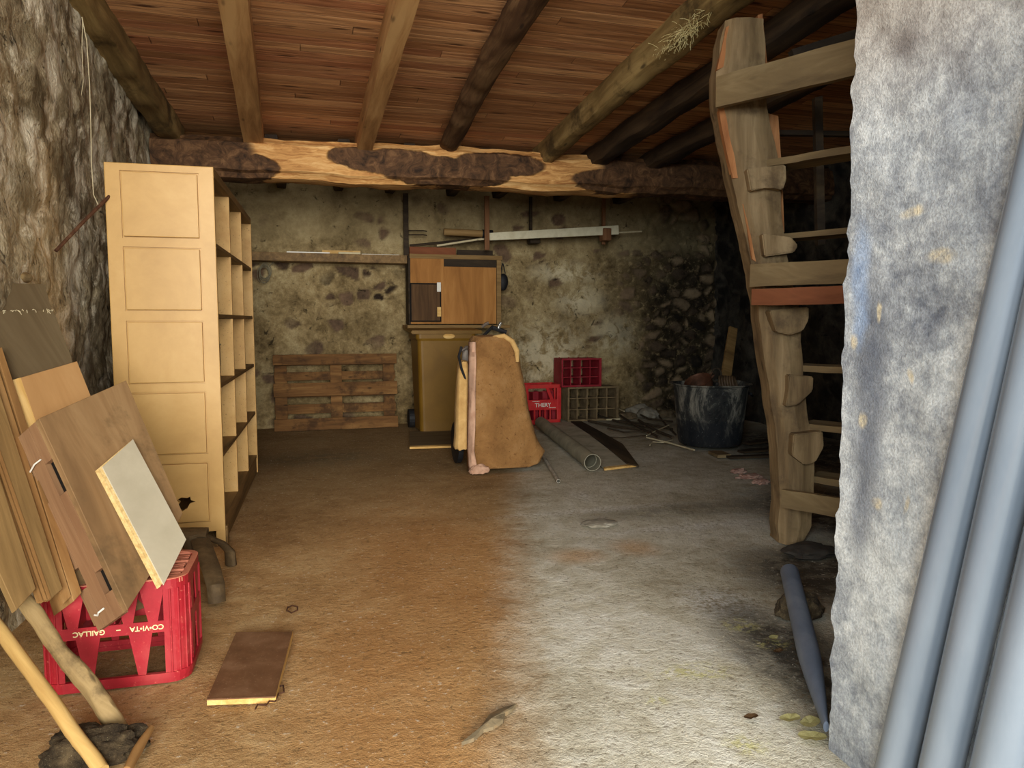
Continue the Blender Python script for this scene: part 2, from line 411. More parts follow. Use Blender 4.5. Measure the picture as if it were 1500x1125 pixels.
ye = mf.blobs(w, [(tuple(fl(1130, 940)), (.05, .04, 9)), (tuple(fl(1085, 912)), (.06, .05, 9)), (tuple(fl(1000, 980)), (.10, .04, 9)), (tuple(fl(962, 1022)), (.03, .03, 9)), (tuple(fl(1095, 1090)), (.05, .04, 9)), (tuple(fl(1040, 985)), (.07, .035, 9))], 0.9)
col = mf.mix(mf.mth('MULTIPLY', ye, mf.mr(mf.noise(38, 4, .7), 0.45, 0.6, 0, 0.7)), col, (204, 196, 120))
col = mf.mix(mf.mr(n3, 0.60, 0.70, 0, 0.65), col, (238, 226, 200)); col = mf.mix(mf.mr(n3, 0.32, 0.44, 0.6, 0), col, (96, 78, 50))
col = mf.mix(mf.mr(n4, 0.3, 0.7, 0.22, 0), col, (80, 66, 44))
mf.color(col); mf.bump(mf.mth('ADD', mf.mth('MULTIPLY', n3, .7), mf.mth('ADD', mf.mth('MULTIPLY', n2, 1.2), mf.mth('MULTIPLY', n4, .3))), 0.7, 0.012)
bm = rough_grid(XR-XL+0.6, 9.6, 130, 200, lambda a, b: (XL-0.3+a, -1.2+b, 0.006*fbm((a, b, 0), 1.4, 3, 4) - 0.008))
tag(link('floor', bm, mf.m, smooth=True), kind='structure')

# plank ceiling ---------------------------------------------------------------------
mp = NT('pine_ceiling_boards', 0.6, 0, 0.3); s = mp.sep(); PWD = 0.092
row = mp.mth('FLOOR', mp.mth('DIVIDE', s[1], PWD)); fr = mp.mth('FRACT', mp.mth('DIVIDE', s[1], PWD))
xs = mp.mth('ADD', mp.mth('DIVIDE', s[0], 2.3), mp.mth('MULTIPLY', row, 0.377)); seg = mp.mth('FLOOR', xs); fx = mp.mth('FRACT', xs)
cb = mp.n('ShaderNodeCombineXYZ'); mp.put(cb.inputs[0], row); mp.put(cb.inputs[1], seg)
wn = mp.n('ShaderNodeTexWhiteNoise', noise_dimensions='3D'); mp.put(wn.inputs[0], cb.outputs[0])
cb2 = mp.n('ShaderNodeCombineXYZ'); mp.put(cb2.inputs[0], s[0]); mp.put(cb2.inputs[1], s[1]); mp.put(cb2.inputs[2], mp.mth('MULTIPLY', wn.outputs[0], 40))
v = mp.map((1.6, 34, 1), vec=mp.warp(2, 0.03, vec=cb2.outputs[0])); g = mp.noise(1.0, 6, 0.65, 0.7, v)
base = mp.ramp(wn.outputs[0], [(0.0, (176, 122, 78)), (0.35, (208, 150, 100)), (0.7, (226, 170, 116)), (1.0, (186, 122, 82))])
col = mp.mix(mp.mr(g, 0.36, 0.62, 0.55, 0.0), base, (92, 46, 20)); col = mp.mix(mp.mr(g, 0.55, 0.75, 0, 0.35), col, (226, 166, 104))
k = mp.vor(1.0, vec=mp.map((2.2, 10.87, 1), vec=mp.warp(3, 0.03, vec=cb2.outputs[0]))); col = mp.mix(mp.mr(k, 0.07, 0.2, 0.85, 0), col, (58, 26, 10))
gap = mp.mth('MAXIMUM', mp.mr(fr, 0.0, 0.10, 1, 0), mp.mr(fx, 0, 0.003, 1, 0)); col = mp.mix(mp.mth('MULTIPLY', gap, 0.85), col, (40, 20, 8))
mp.color(col); mp.bump(mp.mth('SUBTRACT', g, mp.mth('MULTIPLY', gap, 1.5)), 0.6, 0.006)
bm = bmesh.new(); ys = [1.0, 6.35, YB+0.25]
prism(bm, [(XL-.2, 0.4, zc(0.4)), (XL-.2, 6.35, zc(6.35)), (XL-.2, YB+.25, 2.675), (XL-.2, YB+.25, 2.76), (XL-.2, 6.35, 2.76), (XL-.2, 0.4, zc(0.4)+.08)], (XR-XL+.5, 0, 0))
tag(link('ceiling', bm, mp.m), kind='structure')

# tie beam ---------------------------------------------------------------------------
YBM = 6.17
def BL(px, py): p = aty(px, py, YBM); return (p.x-XL, 0, p.z-2.41)
def bsz(dx, dy): return (dx*0.0061, 9, dy*0.0059)
mb = NT('half_debarked_oak', 0.75, 0, 0.2); w = mb.warp(5, 0.06, det=3); w2 = mb.warp(14, 0.03, det=2, vec=w)
g = mb.noise(1, 6, 0.65, 0.8, mb.map((2.2, 26, 26), vec=w))
bare = mb.ramp(g, [(0.32, (150, 98, 52)), (0.5, (204, 152, 90)), (0.68, (232, 190, 128))])
bark = mb.ramp(mb.noise(9, 6, 0.7, 1.2, w), [(0.35, (44, 30, 18)), (0.55, (92, 64, 40)), (0.7, (128, 94, 62))])
msk = mb.blobs(w2, [(BL(240, 235), bsz(110, 80)), (BL(372, 246), bsz(36, 15)), (BL(520, 232), bsz(32, 13)), (BL(580, 240), bsz(70, 17)), (BL(640, 254), bsz(75, 20)), (BL(735, 246), bsz(66, 17)), (BL(700, 262), bsz(50, 14)), (BL(1030, 250), bsz(165, 60)), (BL(905, 272), bsz(70, 16)), (BL(1200, 250), bsz(200, 90))], 0.06)
mb.color(mb.mix(msk, bare, bark)); mb.bump(mb.mth('ADD', mb.mth('MULTIPLY', g, .5), mb.mth('MULTIPLY', msk, 1.2)), 0.8, 0.012)
bm = rough_box((XR-XL+0.15, 0.32, 0.335), (0.05, 0.05, 0.05), 0.022, 2.2, 8, bev=0.25)
link('tie_beam', bm, mb.m, M=frame((XL-0.02, YBM+0.16, 2.405), (1, 0, 0.012)), smooth=True)
tag(bpy.data.objects['tie_beam'], 'thick half-debarked oak beam crossing the garage under all the joists', 'beam')

# joists ------------------------------------------------------------------------------
w_tan = wood('sawn_joist_timber', (140, 98, 56), (190, 142, 88), (214, 170, 112), 1.0, grain=16, bump=0.3)
w_log = wood('dark_pole_timber', (48, 30, 18), (82, 56, 34), (122, 92, 60), 1.2, grain=14, bump=0.8)
w_grey = wood('grey_hewn_timber', (88, 68, 36), (132, 106, 62), (168, 140, 88), 1.1, grain=12, bump=0.8, dirt_ochre=(60, 46, 26))
w_dark = wood('sooty_timber', (30, 22, 15), (54, 40, 26), (82, 62, 40), 1.0, grain=14, bump=0.6)
PJ = V((0, 6.3, 2.5)); NJ = V((0, 0.114, 1)).normalized()
def joist(name, p0, p1, w, h, mat, label, round_=False, ext=1.0, bow=0.0, taper=0.0, amp=0.008, seed=1, drop=0.0):
    a = onp(p0[0], p0[1], PJ, NJ); b = onp(p1[0], p1[1], PJ, NJ)
    d = (a-b).normalized(); a = a + d*((a.y-1.2)/abs(d.y)) if ext else a; b = b - d*max(0, (6.42-b.y)/abs(d.y))
    b.z -= drop; a.z -= drop
    L = (a-b).length; n = int(L/0.06)
    if round_:
        bm = bmesh.new(); path = []; rr = []
        for i in range(n+1):
            t = i/n; path.append((L*t, bow*sin(pi*min(1, t*1.3)) + 0.012*nz((t*7, 0, 0), 1, seed), h/2 + 0.01*nz((t*5, 3, 0), 1, seed)))
            k = (1-taper*(1-t)); rr.append((w/2*k, h/2*k))
        tube(bm, path, rr, 18)
        for v in bm.verts:
            q = fbm(v.co, 7, seed, 3); v.co.y += q*amp; v.co.z += q*amp
    else:
        bm = rough_box((L, w, h), (0.06, 0.04, 0.05), amp, 3, seed, bev=0.12 if amp > .008 else 0.0)
        for v in bm.verts:
            v.co.z += h/2; k = 1-taper*(1-v.co.x/L); v.co.y *= k; v.co.y += bow*sin(pi*v.co.x/L)
    o = link(name, bm, mat, M=frame(b, a-b), smooth=True); return tag(o, label, 'joist', 'ceiling joists')
joist('ceiling_joist', (112, 20), (236, 190), 0.16, 0.2, w_grey, 'rough joist running along the top of the left wall', amp=0.02, seed=2)
joist('ceiling_joist', (341, 0), (374, 228), 0.145, 0.17, w_tan, 'straight tan sawn joist above the cream cabinet, second from the left wall', seed=3, amp=0.004)
joist('ceiling_joist', (598, 0), (530, 236), 0.115, 0.19, w_tan, 'narrow tan sawn joist meeting the beam left of its long bark patch', seed=4, amp=0.003)
joist('ceiling_joist', (808, 0), (664, 222), 0.235, 0.17, w_log, 'dark crooked round pole joist with bark left on', round_=True, bow=-0.07, taper=0.33, amp=0.014, seed=5)
joist('ceiling_joist', (1092, 0), (806, 236), 0.19, 0.21, w_grey, 'thick grey-brown hewn joist with straw tufts stuck on top', taper=0.35, amp=0.02, seed=6, bow=-0.03)
joist('ceiling_joist', (1200, 30), (905, 222), 0.17, 0.16, w_dark, 'dark joist right of the thick grey-brown joist, behind the stair post', amp=0.02, seed=7)
joist('ceiling_joist', (1330, 60), (1010, 222), 0.17, 0.16, w_dark, 'rightmost dark joist above the black tub, mostly hidden by the stair', amp=0.02, seed=8)
# short joists between the beam and the back wall
j0 = None
for i, px in enumerate((400, 505, 600, 712, 795, 905, 1010)):
    p = aty(px, 283, 6.5)
    if j0 is None:
        j0 = link('rear_joist', rough_box((1.9, 0.11, 0.14), (0.1, 0.06, 0.07), 0.012, 4, 9, bev=0.15), w_dark, smooth=True); o = j0
    else: o = j0.copy(); COL.objects.link(o)
    o.matrix_basis = frame((p.x, 6.46, 2.60), (0.02, 1, 0)); tag(o, 'short dark joist end showing between the beam and the back wall', 'joist', 'joists behind the beam')
# straw tuft
m_straw = mottled('dry_straw', (176, 156, 100), (214, 196, 136), (232, 218, 166), 12)
bm = bmesh.new(); c0 = onp(1020, 40, PJ + V((0, 0, .06)), NJ)
for i in range(420):
    t = random.gauss(0, .10); a = c0 + V((-.07+t*-.05+random.gauss(0, .022), t, -.03+random.gauss(0, .02)-t*.1)); d = V((random.gauss(-.008, .022), random.gauss(0, .03), random.gauss(-.022, .02)))
    tube(bm, [a, a+d*.5+V((0, 0, .004)), a+d], 0.0010, 3)
tag(link('straw_tuft', bm, m_straw), 'tuft of pale straw caught on the thick grey-brown joist', 'straw', kind='stuff')

# ================================================================== MATERIALS OF THINGS
m_cream = mottled('cream_gloss_paint', (186, 145, 80), (199, 158, 91), (208, 169, 103), 3.2, rough=0.42, bump=0.15, dist=0.002, spec=0.45)
m_cream2 = mottled('worn_cream_paint', (188, 144, 80), (206, 164, 98), (214, 174, 112), 6, rough=0.5, bump=0.2, dist=0.002, speck=(150, 112, 60))
m_shelf = wood('bare_brown_shelf_wood', (84, 62, 34), (122, 94, 54), (150, 118, 72), 1.0, axis=1, rough=0.6, knots=False)
m_black = mottled('dark_hollow', (10, 8, 6), (20, 15, 10), None, 6)
m_red = mottled('dusty_red_plastic', (146, 22, 32), (172, 36, 46), (184, 66, 66), 5, rough=0.45, bump=0.15, spec=0.4, speck=(206, 96, 84))
m_reddust = mottled('red_plastic_under_dust', (190, 108, 84), (206, 130, 100), (196, 84, 72), 14, rough=0.8)
m_redfar = mottled('red_crate_plastic', (178, 28, 34), (208, 48, 48), (196, 70, 60), 6, rough=0.5, speck=(170, 90, 80))
m_redold = mottled('faded_crimson_plastic', (120, 20, 34), (158, 34, 46), (150, 60, 64), 8, rough=0.6)
m_ylett = mottled('pale_yellow_print', (236, 222, 160), (244, 232, 176), None, 30)
m_white = mottled('white_plastic', (220, 216, 200), (236, 232, 218), None, 6, rough=0.4)
m_khaki = wood('khaki_ply', (112, 86, 50), (142, 112, 68), (160, 130, 84), 1.2, knots=False)
m_darkboard = wood('grey_brown_hardboard', (86, 72, 50), (104, 88, 62), (120, 104, 76), 0.8, grain=10, knots=False, bump=0.15)
m_mdf = wood('tan_mdf', (172, 128, 78), (188, 144, 92), (200, 158, 106), 0.8, grain=8, knots=False, bump=0.1)
m_edge = wood('pale_ply_edge', (176, 132, 70), (222, 178, 104), (240, 204, 136), 1.5, knots=False)
m_door = wood('brown_veneer', (112, 84, 54), (146, 114, 76), (170, 138, 96), 1.0, grain=9, knots=False, bump=0.12, dirt_ochre=(96, 76, 50))
m_dooredge = wood('reddish_door_stile', (122, 86, 58), (150, 114, 80), (174, 138, 100), 1.0, grain=14, knots=False, bump=0.25)
m_chipwhite = mottled('white_melamine', (178, 168, 142), (194, 184, 158), (204, 194, 168), 3, rough=0.5, bump=0.05)
m_chipedge = mottled('raw_chipboard_edge', (198, 160, 96), (232, 200, 136), (244, 220, 160), 60, rough=0.9, bump=0.6, dist=0.003)
m_brownface = mottled('dusty_brown_melamine', (96, 66, 44), (116, 82, 56), (140, 106, 78), 7, rough=0.5, bump=0.1, speck=(160, 132, 104))
m_iron = mottled('brown_cast_iron', (66, 52, 36), (98, 80, 54), (128, 106, 74), 9, rough=0.7, metal=0.2, bump=0.5)
m_rust = mottled('rusty_iron', (58, 36, 24), (92, 60, 40), (116, 84, 60), 30, rough=0.8, metal=0.3)
m_pale = wood('old_pallet_wood', (74, 50, 26), (116, 80, 42), (146, 108, 62), 1.4, grain=14, rough=0.8, dirt_ochre=(60, 40, 22))
m_ply = wood('orange_brown_plywood', (140, 92, 42), (170, 116, 58), (188, 134, 72), 1.0, grain=10, knots=False, bump=0.1, axis=2)
m_bin = mottled('brown_bin_plastic', (110, 78, 18), (124, 90, 24), (134, 100, 34), 2, rough=0.5, bump=0.1)
m_chrome = mottled('worn_chrome', (190, 188, 180), (220, 218, 210), None, 20, rough=0.2, metal=0.9)
m_blackp = mottled('black_rubber', (16, 16, 17), (28, 28, 30), (44, 42, 40), 10, rough=0.6)
m_canvas = mottled('ochre_canvas', (122, 84, 44), (154, 112, 64), (178, 138, 90), 3.2, rough=0.95, bump=1.0, dist=0.02, speck=(110, 72, 34))
m_lining = mottled('pinkish_lining', (176, 132, 104), (204, 164, 136), None, 10, rough=0.95)
m_creamcloth = mottled('cream_cloth', (186, 144, 84), (214, 174, 110), (228, 194, 134), 6, rough=0.95)
m_pvc = mottled('grey_pvc', (98, 108, 118), (118, 126, 134), (136, 142, 147), 2.5, rough=0.2, bump=0.08, dist=0.001, stretch=(0.3, 1, 1), spec=0.7)
m_pvcold = mottled('dusty_grey_pvc', (124, 120, 102), (152, 146, 124), (172, 164, 138), 6, rough=0.6, bump=0.1)
m_pvcdark = mottled('dark_grey_pvc', (84, 92, 104), (98, 106, 118), (116, 122, 130), 5, rough=0.45, bump=0.1)
m_tub = NT('mortar_stained_rubber', 0.75, 0, 0.25); tn = m_tub.noise(4, 7, .75, .6, m_tub.map((1.4, 1.4, .6))); ts = m_tub.sep()
tc_ = m_tub.ramp(tn, [(0.36, (24, 26, 28)), (0.5, (60, 60, 56)), (0.62, (150, 144, 128))])
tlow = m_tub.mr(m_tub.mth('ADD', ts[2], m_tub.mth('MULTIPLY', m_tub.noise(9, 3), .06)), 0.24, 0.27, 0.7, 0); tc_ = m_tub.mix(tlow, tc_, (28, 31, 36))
tc_ = m_tub.mix(m_tub.mr(m_tub.noise(60, 4, .8), .62, .7, 0, .5), tc_, (170, 172, 170)); m_tub.color(tc_); m_tub.bump(tn, .5, .006); m_tub = m_tub.m
m_copper = mottled('tarnished_copper', (84, 54, 38), (116, 78, 56), (70, 50, 38), 8, rough=0.5, metal=0.3)
m_hose = mottled('brown_hose', (66, 50, 34), (92, 72, 50), None, 12, rough=0.6)
m_stickw = wood('bleached_branch', (128, 104, 66), (170, 144, 98), (200, 176, 128), 1.8, grain=12, bump=0.7, dirt_ochre=(96, 78, 52))
m_handle = wood('pale_tool_handle', (186, 146, 84), (214, 176, 108), (228, 196, 134), 1.5, grain=18, bump=0.3)
m_soil = mottled('caked_soil', (38, 30, 20), (78, 64, 44), (122, 104, 74), 26, rough=1, bump=1.0, dist=0.01, speck=(160, 144, 112))
m_stair = wood('weathered_oak', (84, 64, 42), (126, 100, 66), (156, 130, 90), 1.1, grain=12, bump=0.7, dirt_ochre=(84, 66, 46))
m_stairor = wood('fresh_split_oak', (150, 84, 40), (196, 122, 66), (220, 152, 92), 1.4, grain=10, bump=0.6, knots=False)
m_stairbrd = wood('greyish_tread_board', (88, 70, 46), (126, 104, 70), (158, 136, 98), 1.0, grain=9, bump=0.5)
m_redbrd = wood('red_brown_board', (98, 54, 30), (130, 76, 46), (150, 94, 60), 1.0, grain=9, bump=0.2)
m_darkw = wood('dark_old_wood', (34, 26, 18), (56, 44, 30), (84, 68, 46), 1.0, grain=12, bump=0.5)
m_greyst = mottled('grey_paint_tin', (78, 84, 82), (96, 102, 98), (112, 116, 108), 8, rough=0.45, metal=0.2)
m_twine = mottled('pale_twine', (196, 180, 140), (212, 198, 160), None, 20)
m_leaf = mottled('yellow_leaf', (176, 166, 104), (204, 196, 140), (188, 178, 120), 20, rough=0.7)
m_bleaf = mottled('brown_leaf', (86, 62, 38), (120, 90, 58), None, 20, rough=0.8)
m_rag = mottled('pink_dusty_rag', (150, 112, 96), (180, 144, 126), (196, 170, 150), 12, rough=1)
m_stone = mottled('grey_stone', (120, 112, 96), (150, 142, 124), (172, 166, 150), 8, rough=0.9, bump=0.6)

# ================================================================== CREAM CABINET
n0 = aty(153, 237, 4.0); fr0 = aty(314, 243, 4.0)
CW, CL_, CH = 0.49, 1.90, 1.905
Mc = T(-0.88, 4.0, 0, -radians(1.9))
cab = empty('storage_cabinet', Mc, 'tall cream painted cabinet with open shelves on its side, standing against the left wall', 'cabinet')
zp = []                                                                  # heights of the five raised panels, read at the near end
for a_, b_ in ((255, 348), (365, 454), (472, 560), (576, 664), (680, 765)): zp.append((aty(250, b_, 4.0).z, aty(250, a_, 4.0).z))
hole = [(0.30, .20), (0.325, .235), (0.31, .25), (0.335, .262), (0.36, .258), (0.375, .265), (0.378, .245), (0.40, .238), (0.372, .228), (0.36, .205), (0.335, .19)]
def cut(o, pts, y0, y1):
    bm = bmesh.new(); prism(bm, [(x, y0, z) for x, z in pts], (0, y1-y0, 0)); bmesh.ops.recalc_face_normals(bm, faces=bm.faces[:])
    me = bpy.data.meshes.new('cutter'); bm.to_mesh(me); bm.free(); c = bpy.data.objects.new('cutter', me); COL.objects.link(c)
    c.matrix_world = Mc
    md = o.modifiers.new('cut', 'BOOLEAN'); md.object = c; md.operation = 'DIFFERENCE'; md.solver = 'EXACT'
    bpy.context.view_layer.update(); dg = bpy.context.evaluated_depsgraph_get()
    new = bpy.data.meshes.new_from_object(o.evaluated_get(dg)); o.modifiers.clear(); o.data = new
    bpy.data.objects.remove(c)
ZB = 0.075
bm = Box((0, 0, ZB), (CW-.0, 0.022, CH), 0.004); box(bm, (CW-.045, 0.001, 0), (CW, 0.03, ZB+.01), .002); box(bm, (0, 0.001, 0), (.045, 0.03, ZB+.01), .002)
hole = [(x-.045, z) for x, z in hole]
endp = link('end_panel', bm, m_cream, cab); cut(endp, hole, -0.05, 0.08)
for a_, b_ in zp:
    cut(endp, [(.068, a_-.007), (CW-.068, a_-.007), (CW-.068, b_+.007), (.068, b_+.007)], -.02, .010)
    bm = Box((0.075, -0.011, a_), (CW-.075, 0.0102, b_), 0.003)
    pn = link('raised_panel', bm, m_cream, endp)
    if a_ < .3: cut(pn, hole, -0.05, 0.08)
link('end_panel', Box((0, CL_-.022, 0), (CW, CL_, CH), .003), m_cream2, cab)
link('top_board', Box((0, 0.022, CH-.045), (CW, CL_-.022, CH-.002), .002), m_shelf, cab)
link('back_panel', Box((0.0, 0.022, ZB), (0.015, CL_-.022, CH-.045), 0), m_cream2, cab)
sh = [(zp[k+1][1]+zp[k][0])/2 for k in range(4)]
levels = [ZB+.05] + sorted(sh)
for z in levels: link('shelf', Box((0.016, 0.023, z-.011), (CW-.006, CL_-.023, z+.011), .002), m_shelf, cab)
link('plinth', Box((CW-.03, 0.03, 0.0), (CW-.008, CL_-.03, ZB+.035), .002), m_shelf, cab)
lv = levels + [CH-.034]
for k in range(5):
    for j in (1, 2):
        y = 0.022 + (CL_-.044)*j/3
        link('divider', Box((0.016, y-.011, lv[k]+.0115), (CW-.004, y+.011, lv[k+1]-.0115), .002), m_cream2, cab)
    # thin upright lath inside the first opening
    link('lath', Box((CW-.075, 0.034, lv[k]+.0115), (CW-.06, 0.044, lv[k+1]-.0115), .001), m_cream2, cab)
link('corner_foot', Box((CW-.006, 0.002, 0), (CW+.012, 0.05, 0.10), .008), m_shelf, cab)
# paint tin
zt = sorted(sh)[1] + .012
tin = empty('paint_tin', Mc @ T(CW-.075, .19, zt), 'grey-blue metal tin with wire handle on a cabinet shelf', 'tin')
bm = bmesh.new(); R = .055; Hh = .20
lathe(bm, [(0, 0), (R, 0), (R, .006)] + [(R-.002 if k % 2 else R, .01+Hh*.4*k/8) for k in range(9)] + [(R, Hh-.01), (R+.003, Hh-.005), (R+.003, Hh), (R-.004, Hh), (R-.004, Hh-.02), (0, Hh-.02)], 28)
link('can_body', bm, m_greyst, tin, smooth=True)
bm = bmesh.new(); tube(bm, [(R*cos(a)*1.03, -R*1.0*0.2 + 0.0, Hh-.02) if 0 else (R*1.04*cos(a), -.02-.045*sin(a), Hh-.02-.05*sin(a)) for a in [pi*k/12 for k in range(13)]], .0016, 6)
link('wire_handle', bm, m_rust, tin)

# rod and twine on the left wall ----------------------------------------------------
a_ = atx(92, 357, XL+.0); b_ = aty(180, 266, a_.y+0.25)
bm = bmesh.new(); L = (b_-a_).length + .05; tube(bm, [(-.05, 0, 0), (L*.3, 0, .002), (L*.7, 0, -.002), (L-.05, 0, 0)], .0085, 8)
tag(link('iron_rod', bm, m_rust, M=frame(a_, b_-a_)), 'thin rusty iron rod sticking out of the left wall', 'rod')
a_ = onp(121, 26, PJ, NJ); bm = bmesh.new(); 
pts = [aty(x, y, a_.y-.1) for x, y in ((120, 25), (127, 60), (131, 120), (133, 180), (134, 240), (137, 285), (146, 305))]
tube(bm, pts, .0022, 5); pts = [aty(x, y, a_.y-.09) for x, y in ((121, 28), (120, 70), (122, 120), (119, 140))]; tube(bm, pts, .0016, 5)
tag(link('twine', bm, m_twine), 'pale twine hanging from the joist beside the left wall', 'twine')

# ================================================================== LEANING BOARDS
B0, B1, B2 = aty(187, 893, 2.36), aty(60, 612, 2.62), aty(185, 557, 2.98)
NB = (B1-B0).cross(B2-B1).normalized()
if NB.dot(CO-B0) < 0: NB = -NB
def PO(k): return B0 - NB*k
# box door
dr = plate('door_leaf', [(60, 612), (185, 557), (265, 752), (187, 893)][:0] or [(57, 613), (185, 557), (268, 752), (222, 838), (187, 894)], PO(0), NB, .022, m_door, label='brown veneered hollow door leaf leaning over the red crate', cat='door leaf')
Mi = dr.matrix_basis
bm = bmesh.new()
def side_poly(px, depth_px):
    return [onp(x, y, PO(0.0), NB) for x, y in px]
pA, pB = onp(57, 613, PO(0), NB), onp(187, 894, PO(0), NB)
off = -NB*.105; Mi_ = Mi.inverted()
u_ = (pB-pA).normalized(); inw = (onp(185, 557, PO(0), NB)-pA); inw -= u_*inw.dot(u_); inw.normalize()
def loc(p): return Mi_ @ p
bm = bmesh.new(); Ls = (pB-pA).length
Ms = frame(pA - NB*.0225, u_, inw)     # x down the long edge, z inward, y across the thickness
Mloc = Mi_ @ Ms
y_dir = (Ms.to_3x3() @ V((0, 1, 0))).dot(-NB)
sg = 1 if y_dir > 0 else -1
def sb(x0, x1, y0, y1, z0, z1, bev=.001):
    ya, yb = sorted((sg*y0, sg*y1)); box(bm, (x0, ya, z0), (x1, yb, z1), bev)
D_ = .12
segs = [(0, .30), (.42, .82), (.94, 1.0)]
sb(0, Ls, D_*.30, D_*.72, 0, .022)                                             # middle lath, full length
for a_, b_ in ((0, .20), (.37, .77), (.88, 1.0)): sb(Ls*a_, Ls*b_, 0, D_*.29, 0, .02)
for a_, b_ in ((0, .24), (.36, .70), (.80, 1.0)): sb(Ls*a_, Ls*b_, D_*.73, D_, 0, .02)
link('door_edge', bm, m_dooredge, dr, Mloc)
bm = bmesh.new(); sb(Ls*.02, Ls*.98, D_*.05, D_*.95, .0225, .03, 0); link('hollow_core', bm, m_black, dr, Mloc)
bm = bmesh.new()
Wd = .30
sb(0, Ls*.97, D_+.001, D_+.006, .0, Wd, .001); link('back_skin', bm, m_door, dr, Mloc)
bm = bmesh.new(); tube(bm, [(Ls*.93, sg*D_*.45, -.004), (Ls*.935, sg*D_*.6, -.012), (Ls*.94, sg*D_*.75, -.004), (Ls*.93, sg*D_*.85, -.003)], .003, 6); link('wire_catch', bm, m_white, dr, Mloc); bm = bmesh.new()
tube(bm, [(Ls*.17, sg*D_*.3, -.004), (Ls*.175, sg*D_*.5, -.012), (Ls*.19, sg*D_*.75, -.012), (Ls*.2, sg*D_*.82, -.004)], .0025, 6); link('wire_catch', bm, m_white, dr, Mloc)
# white chipboard
cb_ = plate('chipboard_panel', [(150, 684), (195, 643), (273, 790), (240, 857)], PO(-.035), NB, .004, m_chipwhite, label='small white chipboard panel leaning on the brown door leaf', cat='panel')
pA, pB = onp(150, 684, PO(-.035), NB), onp(240, 857, PO(-.035), NB); pC = onp(195, 643, PO(-.035), NB)
bm = bmesh.new(); Mi_ = cb_.matrix_basis.inverted()
pts = [Mi_ @ (onp(x, y, PO(-.035), NB) - NB*.0042) for x, y in ((145, 685.5), (195, 643), (273, 790), (236, 858.5))]
prism(bm, pts, Mi_.to_3x3() @ (-NB*.016)); link('chipboard_core', bm, m_chipedge, cb_)
# the stack behind, from front to back
def ebrd(name, px, k, th, mat, label, edge=None):
    o = plate(name, px, PO(k), NB, th, mat, label=label, cat='board'); 
    return o
o = plate('mdf_board', [(30, 553), (113, 529), (150, 622), (60, 640)], PO(.13), NB, .016, m_mdf, label='plain tan fibreboard standing behind the brown door leaf', cat='board')
pts = [onp(x, y, PO(.13), NB) for x, y in ((17, 557), (30, 553), (62, 645), (46, 650))]
Mi_ = o.matrix_basis.inverted(); bm = bmesh.new(); prism(bm, [Mi_ @ p for p in pts], Mi_.to_3x3() @ (-NB*.016)); link('pale_edge', bm, m_edge, o)
o = plate('hardboard_sheet', [(-60, 480), (0, 455), (78, 454), (104, 522), (135, 640), (60, 690)], PO(.16), NB, .022, m_darkboard, label='large dark grey-brown sheet with a dusty pale top edge, leaning on the left wall', cat='board')
bm = bmesh.new(); Mi_ = o.matrix_basis.inverted(); rr = random.Random(3); pl = onp(0, 455, PO(.157), NB); pr = onp(78, 454, PO(.157), NB)
for i in range(24):
    t = rr.random(); p = pl.lerp(pr, t) + NB*.002; d = V((rr.gauss(0, .004), rr.gauss(0, .004), rr.gauss(-.003, .003))); tube(bm, [Mi_@p, Mi_@(p+d), Mi_@(p+d*1.6+V((0, 0, -.004)))], .0012, 4)
tag(link('dust_fringe', bm, m_twine, o), kind='stuff')
plate('hardboard_sheet', [(-60, 425), (0, 414), (66, 416), (80, 470), (-20, 500)], PO(.22), NB, .02, m_darkboard, label='brown sheet behind the large dark one, second highest of the leaning boards', cat='board')
bm = bmesh.new(); pa, pb = onp(-60, 403, PO(.27), NB), onp(44, 407, PO(.27), NB); L = (pb-pa).length
tube(bm, [(0, 0, 0), (L-.012, 0, 0), (L, 0, 0)], [.021, .021, .014], 12)
tag(link('round_batten', bm, m_stickw, M=frame(pa, pb-pa), smooth=True), 'round-ended pale batten at the very top of the leaning boards', 'batten')
def strip(name, px, k, th, mat, label, epx=None):
    o = plate(name, px, PO(k), NB, th, mat, label=label, cat='board')
    if epx:
        Mi_ = o.matrix_basis.inverted(); bm = bmesh.new()
        for q in epx: prism(bm, [Mi_ @ onp(x, y, PO(k-.003), NB) for x, y in q], Mi_.to_3x3() @ (-NB*.018)); 
        link('ply_edge', bm, m_lathw, o)
    return o
m_lathw = wood('brown_plank', (120, 84, 46), (156, 116, 68), (180, 142, 92), 1.2, knots=False, grain=14)
strip('long_plank', [(-6, 512), (3, 508), (120, 868), (108, 881)], .115, .10, m_lathw, 'long twin-edged plank just left of the brown door leaf', [[(-20, 520), (-10, 515), (104, 873), (93, 884)]])
strip('plywood_strip', [(-40, 545), (-10, 545), (92, 862), (74, 878)], .09, .02, m_khaki, 'khaki plywood strip with a layered striped edge, leaning in the middle of the narrow ones', [[(-43, 548), (-39, 547), (75, 876), (71, 878)], [(-49, 550), (-45, 549), (69, 878), (65, 880)], [(-55, 552), (-51, 551), (63, 880), (59, 879)]])
strip('plank', [(-48, 552), (-60, 552), (-110, 600), (24, 894), (53, 862)], .07, .022, m_khaki, 'leftmost wide khaki plank leaning above the red crate')

